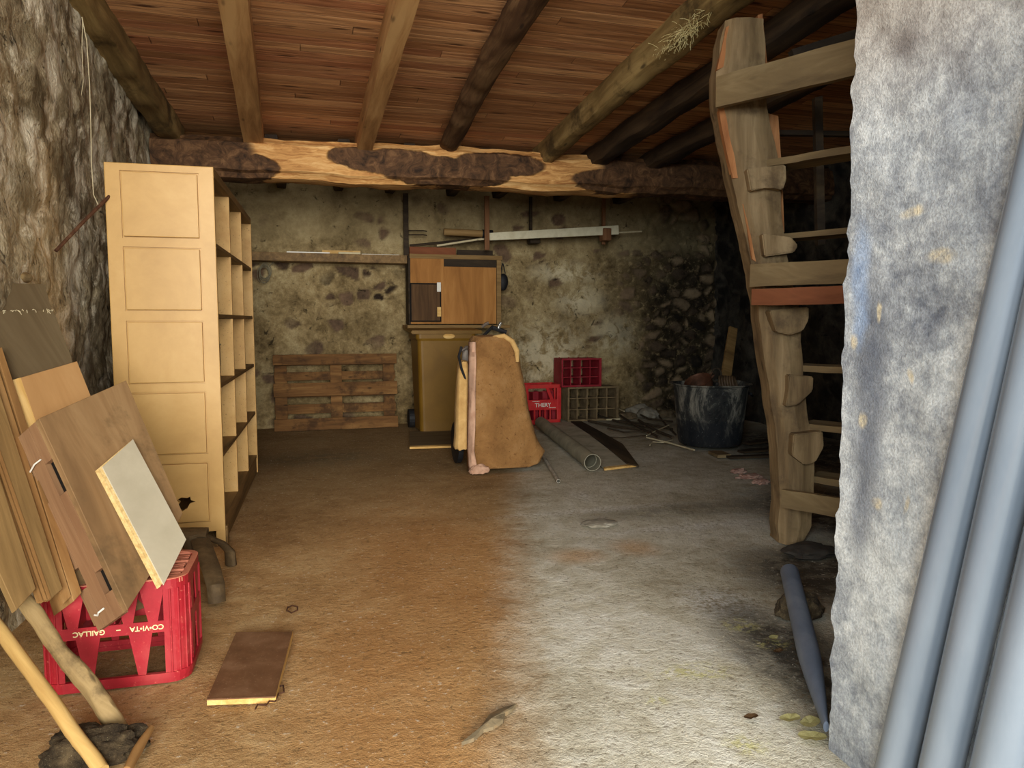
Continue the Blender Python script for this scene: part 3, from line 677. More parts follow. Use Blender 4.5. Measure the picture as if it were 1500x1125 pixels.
# ================================================================== BIG RED CRATE (upside down)
A = fl(75, 1020); Bq = fl(266, 998); A = V((-0.765, 2.50, 0)) if False else A
dx = (Bq-A); dx.z = 0
CWd, CDp, CHt = dx.length + .055, .31, 0.335
Mcr = frame(A + V((0, 0, .001)), dx) @ T(-.03, 0, 0)
crate = empty('bottle_crate', Mcr, 'large red plastic bottle crate standing upside down on the floor under the leaning boards', 'crate')
def rrect(w, d, r, n=6):
    pts = []
    for cx, cy, a0 in ((w-r, r, -pi/2), (w-r, d-r, 0), (r, d-r, pi/2), (r, r, pi)):
        for k in range(n+1): a = a0 + pi/2*k/n; pts.append((cx+r*cos(a), cy+r*sin(a)))
    return pts
def ringwall(bm, w, d, r, z0, z1, t):
    o = rrect(w, d, r); i = [(x+t, y+t) for x, y in rrect(w-2*t, d-2*t, max(.004, r-t))]
    vs = [[bm.verts.new((x, y, z)) for x, y in P_] for P_, z in ((o, z0), (o, z1), (i, z1), (i, z0))]
    n = len(o)
    for a in range(4):
        p, q = vs[a], vs[(a+1) % 4]
        for k in range(n): bm.faces.new((p[k], p[(k+1) % n], q[(k+1) % n], q[k]))
w_, d_, r_ = CWd, CDp, .062
bm = bmesh.new()
def shifted(bm0, f):
    for v in bm0.verts: v.co = f(v.co)
ringwall(bm, w_, d_, r_, 0, .016, .012)
bmt = bmesh.new(); ringwall(bmt, w_+.008, d_+.008, r_+.004, .016, .034, .014); shifted(bmt, lambda c: c - V((.004, .004, 0)))
me = bpy.data.meshes.new('t'); bmt.to_mesh(me); bm.from_mesh(me); bmt.free()
link('rim', bm, m_red, crate)
bm = bmesh.new(); ringwall(bm, w_, d_, r_, .168, .205, .006); link('band', bm, m_red, crate)
bm = bmesh.new(); ringwall(bm, w_, d_, r_, CHt-.03, CHt, .01); link('base_rim', bm, m_red, crate)
bm = bmesh.new(); ringwall(bm, w_-.0, d_-.0, r_, CHt-.001, CHt+.003, .018)
nx, ny = 4, 3
for i in range(nx+1):
    x = .018+(w_-.036)*i/nx; box(bm, (x-.004, .02, CHt-.014), (x+.004, d_-.02, CHt-.001))
for j in range(ny+1):
    y = .018+(d_-.036)*j/ny; box(bm, (.02, y-.004, CHt-.014), (w_-.02, y+.004, CHt-.001))
for i in range(nx):
    for j in range(ny):
        cx, cy = .018+(w_-.036)*(i+.5)/nx, .018+(d_-.036)*(j+.5)/ny
        for q in range(3): box(bm, (cx-.038, cy-.026+q*.02, CHt-.012), (cx+.038, cy-.016+q*.02, CHt-.004))
link('base_grid', bm, m_reddust, crate)
bm = bmesh.new()                                                              # corner posts
for cx, cy, a0 in ((w_-r_, r_, -pi/2), (w_-r_, d_-r_, 0), (r_, d_-r_, pi/2), (r_, r_, pi)):
    out = [(cx+(r_-.001)*cos(a0+pi/2*k/8), cy+(r_-.001)*sin(a0+pi/2*k/8)) for k in range(9)]; inn = [(cx+(r_-.006)*cos(a0+pi/2*k/8), cy+(r_-.006)*sin(a0+pi/2*k/8)) for k in range(9)][::-1]
    prism(bm, [(x, y, .03) for x, y in out+inn], (0, 0, CHt-.06))
    for k in (1, 3, 5, 7):
        a = a0+pi/2*k/8; x, y = cx+r_*cos(a), cy+r_*sin(a); tube(bm, [(x, y, .03), (x, y, CHt-.03)], .003, 6)
    link('corner_post', bm, m_red, crate); bm = bmesh.new()
def webs(bm, w, y, x0, x1):
    """slanting webs of a long side: upper tier and lower tier"""
    L = x1-x0
    for c in (.13, .40, .63, .86):
        X = x0+L*c; prism(bm, [(X-.034, y, CHt-.03), (X+.034, y, CHt-.03), (X+.014, y, .204), (X-.014, y, .204)], (0, .005, 0))
    for c in (.26, .74):
        X = x0+L*c; prism(bm, [(X-.034, y, .169), (X+.034, y, .169), (X+.011, y, .033), (X-.011, y, .033)], (0, .005, 0))
    for X in (x0+.004, x1-.004): prism(bm, [(X-.008, y, CHt-.03), (X+.008, y, CHt-.03), (X+.008, y, .033), (X-.008, y, .033)], (0, .005, 0))
bm = bmesh.new(); webs(bm, w_, 0.0005, r_-.004, w_-r_+.004); link('front_webs', bm, m_red, crate)
bm = bmesh.new(); webs(bm, w_, d_-.0055, r_-.004, w_-r_+.004); link('rear_webs', bm, m_red, crate)
for xx in (.0005, w_-.0055):
    bm = bmesh.new()
    for c in (.25, .75):
        Y = r_+(d_-2*r_)*c
        prism(bm, [(xx, Y-.03, CHt-.03), (xx, Y+.03, CHt-.03), (xx, Y+.016, .204), (xx, Y-.016, .204)], (.005, 0, 0))
        prism(bm, [(xx, Y-.03, .169), (xx, Y+.03, .169), (xx, Y+.016, .033), (xx, Y-.016, .033)], (.005, 0, 0))
    link('side_webs', bm, m_red, crate)
bm = bmesh.new()                                                               # bottle dividers hang in the upper half
for i in range(1, nx): x = w_*i/nx; box(bm, (x-.0015, .012, .19), (x+.0015, d_-.012, CHt-.016))
for j in range(1, ny): y = d_*j/ny; box(bm, (.012, y-.0015, .19), (w_-.012, y+.0015, CHt-.016))
link('bottle_dividers', bm, m_red, crate)
R180 = Matrix.Rotation(pi, 4, 'Y')
Mt = Matrix.Rotation(pi/2, 4, 'X')
for s_, fx_ in (('CO•VI•TA', .72), ('–', .53), ('GAILLAC', .335)):
    link('lettering', textmesh(s_, .0225), m_ylett, crate, T(w_*fx_, -.0008, .1865) @ Matrix.Rotation(pi, 4, 'Y') @ Mt)

# ================================================================== FLOOR BITS NEAR THE CAMERA
def floorplate(name, px, th, mats, label, cat, z0=.004, edge=None):
    pts = [fl(x, y, z0+th) for x, y in px]; M = frame(pts[0], pts[1]-pts[0]); Mi = M.inverted()
    bm = bmesh.new(); prism(bm, [Mi@p for p in pts], (0, 0, -th)); o = link(name, bm, mats, None, M); tag(o, label, cat); return o
o = floorplate('shelf_board', [(303, 1024), (346, 926), (428, 925), (403, 1020)], .004, m_brownface, 'short brown melamine board with pale edges lying on the floor beside the red crate', 'board', z0=.022)
pts = [fl(x, y, .0218) for x, y in ((303, 1024), (346, 926), (429, 925), (404, 1020))]; Mi_ = o.matrix_basis.inverted()
bm = bmesh.new(); prism(bm, [Mi_@p for p in pts], (0, 0, -.020)); link('pale_core', bm, m_edge, o)
def wire(name, pts, r, mat, label, cat, group=None, z=.006, seg=6, jit=0.0):
    P_ = []
    for i, q in enumerate(pts):
        p = fl(q[0], q[1], 0); p.z = r + (q[2] if len(q) > 2 else 0) + z; P_.append(p)
    c = P_[0].copy(); bm = bmesh.new(); tube(bm, [p-c for p in P_], r, seg)
    return tag(link(name, bm, mat, M=Matrix.Translation(c), smooth=True), label, cat, group)
wire('bent_wire', [(374, 1043), (378, 1036), (390, 1037), (395, 1031), (403, 1032), (408, 1020), (416, 1018), (415, 1008), (404, 1010)], .0028, m_rust, 'bent dark wire beside the short brown board', 'wire')
wire('wire_loop', [(421, 894), (428, 890), (436, 892), (436, 897), (427, 901), (420, 897), (422, 892)], .003, m_rust, 'small dark wire loop on the ochre floor above the brown board', 'wire')
# dried bark flake
pts = [(676, 1093), (690, 1084), (706, 1068), (717, 1052), (733, 1043), (757, 1036), (750, 1044), (740, 1050), (737, 1060), (722, 1070), (708, 1074), (694, 1087)]
P_ = [fl(x, y) for x, y in pts]; c = sum(P_, V())/len(P_); bm = bmesh.new(); top = [bm.verts.new(V((p.x-c.x, p.y-c.y, .010+.004*random.random()))) for p in P_]; bot = [bm.verts.new(V((p.x-c.x, p.y-c.y, .001))) for p in P_]
mid = bm.verts.new((0, 0, .022)); n = len(P_)
for i in range(n): bm.faces.new((top[i], top[(i+1) % n], mid)); bm.faces.new((top[i], bot[i], bot[(i+1) % n], top[(i+1) % n]))
tag(link('bark_flake', bm, mottled('grey_bark', (96, 84, 62), (128, 112, 84), (150, 120, 80), 20), M=Matrix.Translation(c)), 'curled grey bark flake on the floor in the foreground', 'bark')
def blobrock(name, px, rx, ry, rz_, mat, label, cat, seed=1, group=None, amp=.25):
    c = fl(*px); bm = bmesh.new(); bmesh.ops.create_icosphere(bm, subdivisions=4, radius=1)
    for v in bm.verts:
        q = 1+amp*fbm(v.co, 1.6, seed, 4); v.co = V((v.co.x*rx*q, v.co.y*ry*q, max(-.3, v.co.z)*rz_*q + rz_*.28))
    return tag(link(name, bm, mat, M=Matrix.Translation(c), smooth=True), label, cat, group)
blobrock('flat_stone', (878, 768), .10, .07, .018, m_stone, 'flat grey stone bedded in the pale floor', 'stone', 3)
# leaves
leafd = [((1157, 1056), .028, 0, 'round yellow leaf nearest left of the grey pipe end', m_leaf), ((1187, 1062), .032, .6, 'upper yellow leaf under the pinched end of the grey pipe', m_leaf), ((1190, 1083), .034, -.5, 'lowest yellow leaf against the foot of the concrete pier', m_leaf),
         ((1100, 1054), .020, .2, 'brown leaf left of the yellow ones', m_bleaf), ((1133, 937), .020, .9, 'small yellow leaf left of the middle of the grey pipe', m_leaf), ((1140, 957), .018, .4, 'small brown leaf close to the middle of the grey pipe', m_bleaf)]
for i, (p, r, a0, lb, mt) in enumerate(leafd):
    bm = bmesh.new(); n = 14; ce = bm.verts.new((0, 0, .002)); ring = []
    for k in range(n):
        a = 2*pi*k/n; q = r*(1+.22*cos(2*a)+.12*nz((cos(a)*2, sin(a)*2, i), 1)); ring.append(bm.verts.new((q*cos(a+a0), q*sin(a+a0)*.8, .006+.006*abs(nz((a, i, 0), 1)))))
    for k in range(n): bm.faces.new((ce, ring[k], ring[(k+1) % n]))
    bmesh.ops.solidify(bm, geom=bm.faces[:], thickness=.0008)
    tag(link('fallen_leaf', bm, mt, M=Matrix.Translation(fl(*p)+V((0, 0, .004)))), lb, 'leaf', 'fallen leaves')

# tools bottom left -------------------------------------------------------------------
def logobj(name, pts, rad, mat, label, cat, seed=1, amp=.004, seg=12, n=None, parent=None, group=None):
    a, b = V(pts[0]), V(pts[-1]); M = frame(a, b-a); Mi = M.inverted(); P_ = [Mi@V(p) for p in pts]
    # resample
    Q = []; RR = []; m = n or 14; rad = rad if isinstance(rad, list) else [rad]*len(pts)
    for i in range(len(P_)-1):
        kk = max(2, m//(len(P_)-1))
        for k in range(kk): t = k/kk; Q.append(P_[i].lerp(P_[i+1], t)); RR.append(rad[i]*(1-t)+rad[i+1]*t)
    Q.append(P_[-1]); RR.append(rad[-1]); bm = bmesh.new(); tube(bm, Q, RR, seg)
    for v in bm.verts: v.co += V((0, fbm(v.co, 9, seed, 3)*amp, fbm(v.co, 9, seed+4, 3)*amp))
    if parent: o = link(name, bm, mat, parent, parent.matrix_basis.inverted() @ M, smooth=True)
    else: o = tag(link(name, bm, mat, M=M, smooth=True), label, cat, group)
    return o
g1 = aty(184, 1084, 2.17); top = atx(-40, 778, -.93)
hoe = empty('mortar_hoe', Matrix.Translation((g1.x, g1.y, 0)), 'rough grey-barked tool handle with a soil-caked head, left of the red crate', 'tool')
dirn = (top-g1).normalized()
P_ = [g1 + dirn*t + V((.004*sin(t*9), .0, .004*sin(t*7))) for t in (0, .12, .24, .4, .55, .75, 1.0)]
logobj('handle', P_, [.026, .025, .026, .023, .022, .021, .020], m_stickw, '', '', 2, .009, n=42, parent=hoe)
bm = bmesh.new(); bmesh.ops.create_icosphere(bm, subdivisions=5, radius=1)
for v in bm.verts:
    q = 1+.34*fbm(v.co, 1.5, 8, 5); v.co = V((v.co.x*.125*q, v.co.y*.075*q, max(-.2, v.co.z)*.06*q + .012))
link('caked_head', bm, m_soil, hoe, T(-.055, -.06, 0.0), smooth=True)
g2 = fl(150, 1140); g2.z = .02; top = atx(-40, 868, -.95); dirn = (top-g2).normalized()
logobj('broom_handle', [g2 + dirn*t for t in (0, .3, .6, 1.0)], .0185, m_handle, 'smooth pale yellow tool handle crossing the bottom left corner', 'handle', 4, .003, n=24)
logobj('wood_splinter', [fl(185, 1130, .02), fl(203, 1098, .03), fl(222, 1066, .04)], [.012, .014, .009], m_lathw, 'short reddish wooden splinter beside the soil-caked tool head', 'splinter', 5, .004, n=10)

# cast iron foot behind the crate -------------------------------------------------------
f1, f2 = fl(338, 830), fl(318, 884); cb0 = fl(300, 850)
base = V((cb0.x-.02, f1.y-.12, 0))
iron = empty('cast_iron_stand', Matrix.Translation(base), 'brown cast-iron stand with curved feet behind the red crate at the cabinet foot', 'stand')
def lc_(p): return V(p)-base
bm = bmesh.new(); zt_ = .205
tube(bm, [(-.12, .02, zt_), (-.03, .02, zt_-.005), (.03, .02, zt_-.01)], [(.06, .022)]*3, 8, sq_up=V((0, 0, 1)))
tube(bm, [(-.03, .02, zt_+.0), (-.02, .02, .13), (-.02, .02, .07)], [(.062, .055), (.055, .05), (.04, .04)], 14)
link('column', bm, m_iron, iron, smooth=True)
def ironleg(name, end, w):
    e = lc_(end); st_ = V((-.01, .02, zt_-.012)); m1 = st_.lerp(e, .35); m1.z = zt_-.045; m2 = st_.lerp(e, .72); m2.z = .12; m3 = st_.lerp(e, .97); m3.z = .07; ee = e.copy(); ee.z = .004
    bm = bmesh.new(); tube(bm, [st_, m1, m2, m3, ee], [(w, .014), (w, .013), (w*.95, .013), (w*.9, .016), (w*.85, .022)], 10); link(name, bm, m_iron, iron, smooth=True)
ironleg('curved_foot', f1 + V((.0, .02, 0)), .038); ironleg('curved_foot', f2, .04)
ironleg('curved_foot', base + V((-.17, .05, 0)), .028)

# ================================================================== BACK WALL THINGS
YW = YB - 0.05
def bp(px, py, y=YW): return aty(px, py, y)
def rbox(name, x0, y0, x1, y1, Y, th, mat, parent=None, bev=.003, label=None, cat=None, group=None):
    """upright board facing the door: pixel corners on its front face at depth Y, th thick behind it"""
    a, b = aty(x0, y1, Y), aty(x1, y0, Y); c = V(((a.x+b.x)/2, Y, a.z)); w, h = b.x-a.x, b.z-a.z
    if parent: 
        q = c-parent.matrix_basis.translation; o = link(name, Box((-w/2, 0, 0), (w/2, th, h), bev), mat, parent, Matrix.Translation(q))
    else: o = link(name, Box((-w/2, 0, 0), (w/2, th, h), bev), mat, None, Matrix.Translation(c))
    if label: tag(o, label, cat, group)
    return o
# pallet, leaning a little
a, b = aty(402, 628, 8.02), aty(583, 622, 8.02); PW_ = b.x-a.x; hp = .80
Mpal = Matrix.Translation((a.x, 7.99, 0.0)) @ Matrix.Rotation(-radians(6), 4, 'X')
pal = empty('wooden_pallet', Mpal, 'wooden pallet standing on its long edge against the back wall', 'pallet')
def pb(name, x0, x1, z0, z1, y0, y1, mt=m_pale): return link(name, Box((x0, y0, z0), (x1, y1, z1), .003), mt, pal)
for z0, z1 in ((0.0, .125), (.36, .50), (.69, .80)): pb('deck_board', 0, PW_, z0, z1, 0, .022)
for x0, x1 in ((.012, .135), (PW_/2-.06, PW_/2+.06), (PW_-.14, PW_-.02)):
    pb('stringer_board', x0, x1, .01, .79, .10, .12, m_pale)
    for z0, z1 in ((.01, .12), (.365, .495), (.69, .79)): pb('block', x0, x1, z0, z1, .0225, .0995, m_pale)
for z0, z1 in ((.0, .10), (.175, .275), (.35, .45), (.53, .62), (.69, .79)): pb('rear_board', .005, PW_-.005, z0, z1, .1205, .14)
# wall shelf and the offcuts on it
a, b = bp(366, 377), bp(597, 382); zsh = a.z
shf = rbox('wall_shelf', 366, 374, 598, 381, 8.02, .24, m_shelf, label='long brown board shelf on the back wall, left of the dark upright pole', cat='shelf')
zt = shf.location.z + (aty(366, 374, 8.02).z-aty(366, 381, 8.02).z) + .001
zz = aty(430, 374, 8.02).z
for k, (x0, x1, y0, y1, yy, mt, lb) in enumerate(((420, 483, 370.0, 374, 8.03, m_white, 'long white strip at the left on the wall shelf'), (472, 528, 365.5, 374, 8.14, m_creamcloth, 'wide pale box lying at the back of the wall shelf'),
        (496, 528, 368, 374, 8.06, m_twine, 'small pale block in front of the wide pale box on the wall shelf'), (530, 585, 371, 374, 8.03, m_white, 'thin white strip at the right on the wall shelf'),
        (553, 579, 373, 375.5, 8.022, m_white, 'short white offcut lying nearest the right end of the wall shelf'))):
    o = rbox('offcut', x0, y0, x1, y1, yy, .05, mt, label=lb, cat='offcut', bev=.001); o.location.z = zz + .002
# wire coil hanging below the shelf
bm = bmesh.new(); c = bp(388, 400); rr = random.Random(5)
for k in range(7):
    r0 = .055+.02*rr.random(); ox, oz = rr.gauss(0, .012), rr.gauss(0, .012); ph = rr.random()*.8
    tube(bm, [(ox+r0*cos(a)*.8, .0+.006*sin(3*a+ph)-.004*k, oz+r0*1.2*sin(a)) for a in [2*pi*j/20 for j in range(20)]]+[(ox+r0*.8, -.004*k, oz)], .0035, 5)
tube(bm, [(.03, -.01, .03), (.06, -.01, .08), (.10, -.01, .12), (.13, -.01, .115)], .004, 5)
tag(link('wire_coil', bm, mottled('pale_flex', (96, 90, 72), (140, 132, 108), None, 20), M=Matrix.Translation(c-V((0, .05, 0)))), 'tangled coil of pale wire hung on the back wall by the cabinet', 'wire coil')
# upright pole with two hooks
pol = rbox('wall_pole', 592, 283, 598, 380, 8.10, .04, m_darkw, label='thin dark upright pole fixed to the back wall above the plywood cupboard', cat='pole')
for zz_ in (338, 344):
    q = bp(600, zz_, 8.12) - pol.matrix_basis.translation; bm = bmesh.new(); tube(bm, [(-.03, 0, 0), (.15, 0, .006), (.19, 0, .0)], .007, 6); link('hook', bm, m_darkw, pol, Matrix.Translation(q))
# plywood wall cupboard
YC = 7.92
cp = empty('wall_cupboard', Matrix.Translation(aty(666, 476, YC)), 'orange-brown plywood wall cupboard with a small dark door at its lower left', 'cupboard')
rbox('carcass', 599, 377, 734, 475, YC+.012, .22, m_darkw, cp)
rbox('plywood_front', 602, 379, 650, 474.5, YC, .011, m_ply, cp, .001)
rbox('plywood_front', 650.3, 392, 727, 474.5, YC-.003, .014, m_ply, cp, .001)
rbox('dark_strip', 650.5, 380, 727, 391.5, YC+.003, .008, m_darkw, cp, .001)
rbox('frame_stile', 728, 379, 734, 475, YC-.004, .015, m_khaki, cp, .001)
rbox('top_edge', 600, 375, 736, 378, YC-.01, .2, m_khaki, cp, .001)
sd = rbox('small_door', 601, 415, 646, 471.5, YC-.024, .02, m_darkw, cp, .002)
q0 = aty(601, 471.5, YC-.024); W_ = aty(646, 415, YC-.024)
dw, dh = (W_.x-q0.x), (W_.z-q0.z)
bm = bmesh.new(); t_ = .014
for lo, hi in (((-dw/2, -.006, 0), (dw/2, 0, t_)), ((-dw/2, -.006, dh-t_), (dw/2, 0, dh)), ((-dw/2, -.006, t_), (-dw/2+t_, 0, dh-t_)), ((dw/2-t_, -.006, t_), (dw/2, 0, dh-t_))): box(bm, lo, hi)
link('door_frame', bm, m_black, sd)
link('door_panel', Box((-dw/2+t_, -.003, t_), (dw/2-t_, 0, dh-t_), 0), wood('stained_ply', (60, 42, 24), (88, 62, 36), (106, 78, 48), 1, knots=False, axis=2), sd)
for z in (dh*.78, dh*.14): link('hinge', Box((dw/2-.045, -.010, z), (dw/2-.003, -.006, z+.10), .001), m_white if z > .2 else m_edge, sd)
# plank on top of the cupboard
rbox('top_plank', 600, 363, 668, 374, 8.05, .03, m_redbrd, label='reddish plank end lying on top of the plywood cupboard', cat='plank')
rbox('top_plank', 670, 367, 722, 374.5, 8.0, .03, m_darkw, label='dark plank lying on top of the plywood cupboard, right of the reddish one', cat='plank')
# ledge under the cupboard
lg = empty('wall_ledge', Matrix.Translation(aty(672, 483, 7.82)), 'thin brown ledge board under the plywood cupboard with one short leg at the right', 'ledge')
rbox('ledge_board', 597, 476, 747, 481, 7.82, .40, m_khaki, lg)
rbox('ledge_leg', 737, 481.5, 745, 640, 7.84, .03, m_stairbrd, lg)
# pouch hanging at the right of the cupboard
c = bp(737, 412, 7.98); pch = empty('hanging_pouch', Matrix.Translation(c), 'black rounded pouch hanging beside the plywood cupboard', 'pouch')
bm = bmesh.new(); bmesh.ops.create_uvsphere(bm, u_segments=20, v_segments=12, radius=1)
for v in bm.verts: v.co = V((v.co.x*.058, v.co.y*.035, v.co.z*.095*(1-.1*v.co.z)))
link('body', bm, m_blackp, pch, smooth=True)
bm = bmesh.new(); tube(bm, [(-.025, 0, .085), (-.015, .005, .15), (.0, .01, .20)], .006, 6); tube(bm, [(.025, 0, .085), (.012, .005, .15), (.0, .01, .20)], .006, 6); link('strap', bm, m_blackp, pch)

# hanging rack brackets and the long profiles in them
m_bracket = wood('reddish_batten', (96, 62, 38), (128, 88, 56), (152, 112, 76), 1.2, axis=2, knots=False)
def bracket(x0, x1, y0, y1, Y, mt, lb, hook=None):
    o = empty('hanging_bracket', Matrix.Translation(aty((x0+x1)/2, y1, Y)), lb, 'bracket', 'hanging brackets on the back wall')
    rbox('upright', x0, y0, x1, y1, Y, .035, mt, o)
    if hook: rbox('hook_block', *hook, Y-.14, .13, mt, o, .01)
    return o
bracket(710.5, 717, 287, 366, 7.72, m_bracket, 'reddish batten hanging from the joists in front of the white profile')
bracket(776, 780, 288, 352, 8.12, m_darkw, 'dark batten behind the middle of the white profile', (777, 345, 792, 356))
bracket(882.5, 887.5, 290, 358, 7.95, m_bracket, 'light batten at the right end of the white profile', (884, 334, 896, 352))
def profile(name, p0, p1, Y, w, h, mat, lb, Y2=None, taper=1.0):
    a, b = aty(*p0, Y), aty(*p1, Y2 or Y); M = frame(a, b-a); L = (b-a).length
    bm = bmesh.new(); box(bm, (0, -w/2, -h/2), (L, w/2, h/2), .002)
    for v in bm.verts:
        if v.co.x < L/2: v.co.z *= taper
    return tag(link(name, bm, mat, M=M), lb, 'profile')
profile('white_profile', (716, 347), (905, 337), 7.86, .05, .10, mottled('aged_white_plastic', (196, 186, 150), (222, 214, 182), (206, 196, 160), 6, rough=.5), 'long white plastic profile resting in the hanging brackets', taper=.8)
bm = bmesh.new(); a, b = aty(650, 339.5, 7.95), aty(722, 343, 7.92); tube(bm, [(0, 0, 0), ((b-a).length, 0, 0)], .038, 14)
o = link('conduit', bm, m_khaki, M=frame(a, b-a), smooth=True); tag(o, 'brown tube end sticking out left of the white profile', 'tube')
bm = bmesh.new(); tube(bm, [((b-a).length*.78, 0, -.002), ((b-a).length*.99, 0, -.002)], .046, 14); link('collar', bm, m_blackp, o, smooth=True)
a, b = aty(700, 351, 7.88), aty(940, 339, 7.98); bm = bmesh.new(); tube(bm, [(0, 0, 0), ((b-a).length, 0, 0)], .009, 8); tag(link('thin_rod', bm, m_twine, M=frame(a, b-a), smooth=True), 'thin pale rod reaching out past the right end of the white profile', 'rod')
a, b = aty(640, 360, 7.97), aty(770, 340, 7.92); bm = bmesh.new(); tube(bm, [(0, 0, 0), ((b-a).length, 0, 0)], .011, 8); tag(link('thin_rod', bm, m_twine, M=frame(a, b-a), smooth=True), 'pale rod slanting under the left half of the white profile', 'rod')
a, b = aty(600, 360, 8.08), aty(730, 347, 8.02); bm = bmesh.new(); tube(bm, [(0, 0, 0), ((b-a).length, 0, 0)], .014, 8); tag(link('thin_rod', bm, m_darkw, M=frame(a, b-a), smooth=True), 'dark stick slanting above the planks on the plywood cupboard', 'rod')

# wheelie bin ------------------------------------------------------------------------
bl, br = aty(613, 632, 7.45), aty(695, 632, 7.45)
wb = br.x-bl.x
wbin = empty('wheelie_bin', Matrix.Translation(((bl.x+br.x)/2, 7.45, 0)), 'brown wheelie bin under the plywood cupboard, beside the covered cart', 'bin')
zb = aty(650, 492, 7.45).z
bm = bmesh.new(); lev = [(0.0, wb*.46, .0, .42), (.10, wb*.465, .0, .44), (zb*.93, wb*.50, -.03, .52), (zb*.955, wb*.53, -.04, .54), (zb, wb*.53, -.04, .54)]
rings = []
for z, hw, y0, y1 in lev:
    r = .05; ring = [(x-hw, y+y0) for x, y in rrect(2*hw, y1-y0, r, 4)]; rings.append([bm.verts.new((x, y, z+.02)) for x, y in ring])
for i in range(len(rings)-1):
    n = len(rings[i])
    for k in range(n): bm.faces.new((rings[i][k], rings[i][(k+1) % n], rings[i+1][(k+1) % n], rings[i+1][k]))
bm.faces.new(rings[0][::-1]); bm.faces.new(rings[-1]); link('bin_body', bm, m_bin, wbin)
zl = zb+.021
bm = bmesh.new(); prism(bm, [(-wb*.60, -.07, zl), (wb*.60, -.07, zl), (wb*.60, -.05, zl+.05), (wb*.50, .05, zl+.085), (wb*.50, .45, zl+.10), (wb*.55, .53, zl+.04), (-wb*.55, .53, zl+.04), (-wb*.50, .45, zl+.10), (-wb*.50, .05, zl+.085), (-wb*.60, -.05, zl+.05)][:0] or [(-wb*.62, -.07, zl), (wb*.62, -.07, zl), (wb*.62, -.07, zl+.035), (-wb*.62, -.07, zl+.035)], (0, .58, .03)); bmesh.ops.bevel(bm, geom=bm.edges[:], offset=.008, segments=2, affect='EDGES'); link('bin_lid', bm, m_bin, wbin)
cq = aty(658, 492.5, 7.40) - wbin.matrix_basis.translation
bm = bmesh.new(); bmesh.ops.create_uvsphere(bm, u_segments=20, v_segments=8, radius=1)
for v in bm.verts: v.co = V((v.co.x*.062, v.co.y*.012-.0, v.co.z*.028))
link('lid_highlight', bm, m_edge, wbin, Matrix.Translation((cq.x, -.042, cq.z-.0)), smooth=True)  # highlight on the lid, modelled as a pale oval solid
for s_ in (-1, 1):
    bm = bmesh.new(); tube(bm, [(s_*wb*.45, .47, .10), (s_*wb*.56, .47, .10)], .10, 20); link('wheel', bm, m_blackp, wbin)
# board in front of the bin
pts = [fl(600, 632, .02), fl(690, 628, .02), fl(692, 650, .02), fl(600, 653, .02)]; M = frame(pts[0], pts[1]-pts[0]); Mi_ = M.inverted(); bm = bmesh.new(); prism(bm, [Mi_@p for p in pts], (0, 0, -.016))
o = tag(link('floor_board', bm, m_darkboard, M=M), 'flat brown board with a pale front edge lying before the wheelie bin', 'board')
bm = bmesh.new(); prism(bm, [Mi_@fl(x, y, .021) for x, y in ((600, 653), (692, 650), (692, 652), (600, 655))], (0, 0, -.018)); link('pale_edge', bm, m_edge, o)

# covered hand cart --------------------------------------------------------------------
YT = 5.62; cc = aty(735, 690, 5.55); cc.z = 0; cc = fl(735, 688)
def cX(px, py, Y): p = aty(px, py, Y); return V((p.x-cc.x, Y-cc.y, p.z))
YT = cc.y + .05
cart = empty('hand_cart', Matrix.Translation(cc), 'black upright hand cart with shiny handle grips, mostly hidden under ochre canvas', 'hand cart')
bm = bmesh.new(); p1, p2 = cX(700, 520, YT+.2), cX(722, 478, YT+.30)
f0 = cX(694, 640, YT+.16); f0.z = .12
tube(bm, [f0, cX(690, 560, YT+.16), cX(686, 520, YT+.14), cX(700, 500, YT+.2), p2], .012, 8)
link('frame', bm, m_blackp, cart)
for k, (q0, q1) in enumerate((((706, 479), (716, 473)), ((729, 484), (734, 472)), ((688, 508), (676, 514)))):
    bm = bmesh.new(); a, b = cX(*q0, YT+.28 if k < 2 else YT+.1), cX(*q1, YT+.26 if k < 2 else YT+.08); tube(bm, [a, a.lerp(b, .5)+V((0, 0, .006)), b], .013, 8); link('handle_grip', bm, m_chrome, cart, smooth=True)
bm = bmesh.new(); tube(bm, [cX(722, 480, YT+.29), cX(742, 487, YT+.26)], .018, 8); link('handle_bar', bm, m_blackp, cart)
bm = bmesh.new(); pw = cX(666, 617, YT+.30); pw.z = .17; tube(bm, [pw, pw+V((.04, .0, 0))], .165, 28); link('wheel', bm, m_blackp, cart)
bm = bmesh.new(); tube(bm, [cX(676, 508, YT+.04), cX(672, 522, YT+.02), cX(676, 540, YT+.03), cX(684, 562, YT+.05)], .010, 8); link('strap', bm, m_blackp, cart)
bm = bmesh.new(); bmesh.ops.create_icosphere(bm, subdivisions=3, radius=1); q = cX(683, 525, YT+.16)
for v in bm.verts: v.co = V((v.co.x*.035, v.co.y*.04, v.co.z*.10)) + q
link('bag', bm, mottled('grey_bag_cloth', (90, 84, 78), (134, 126, 116), None, 10), cart, smooth=True)
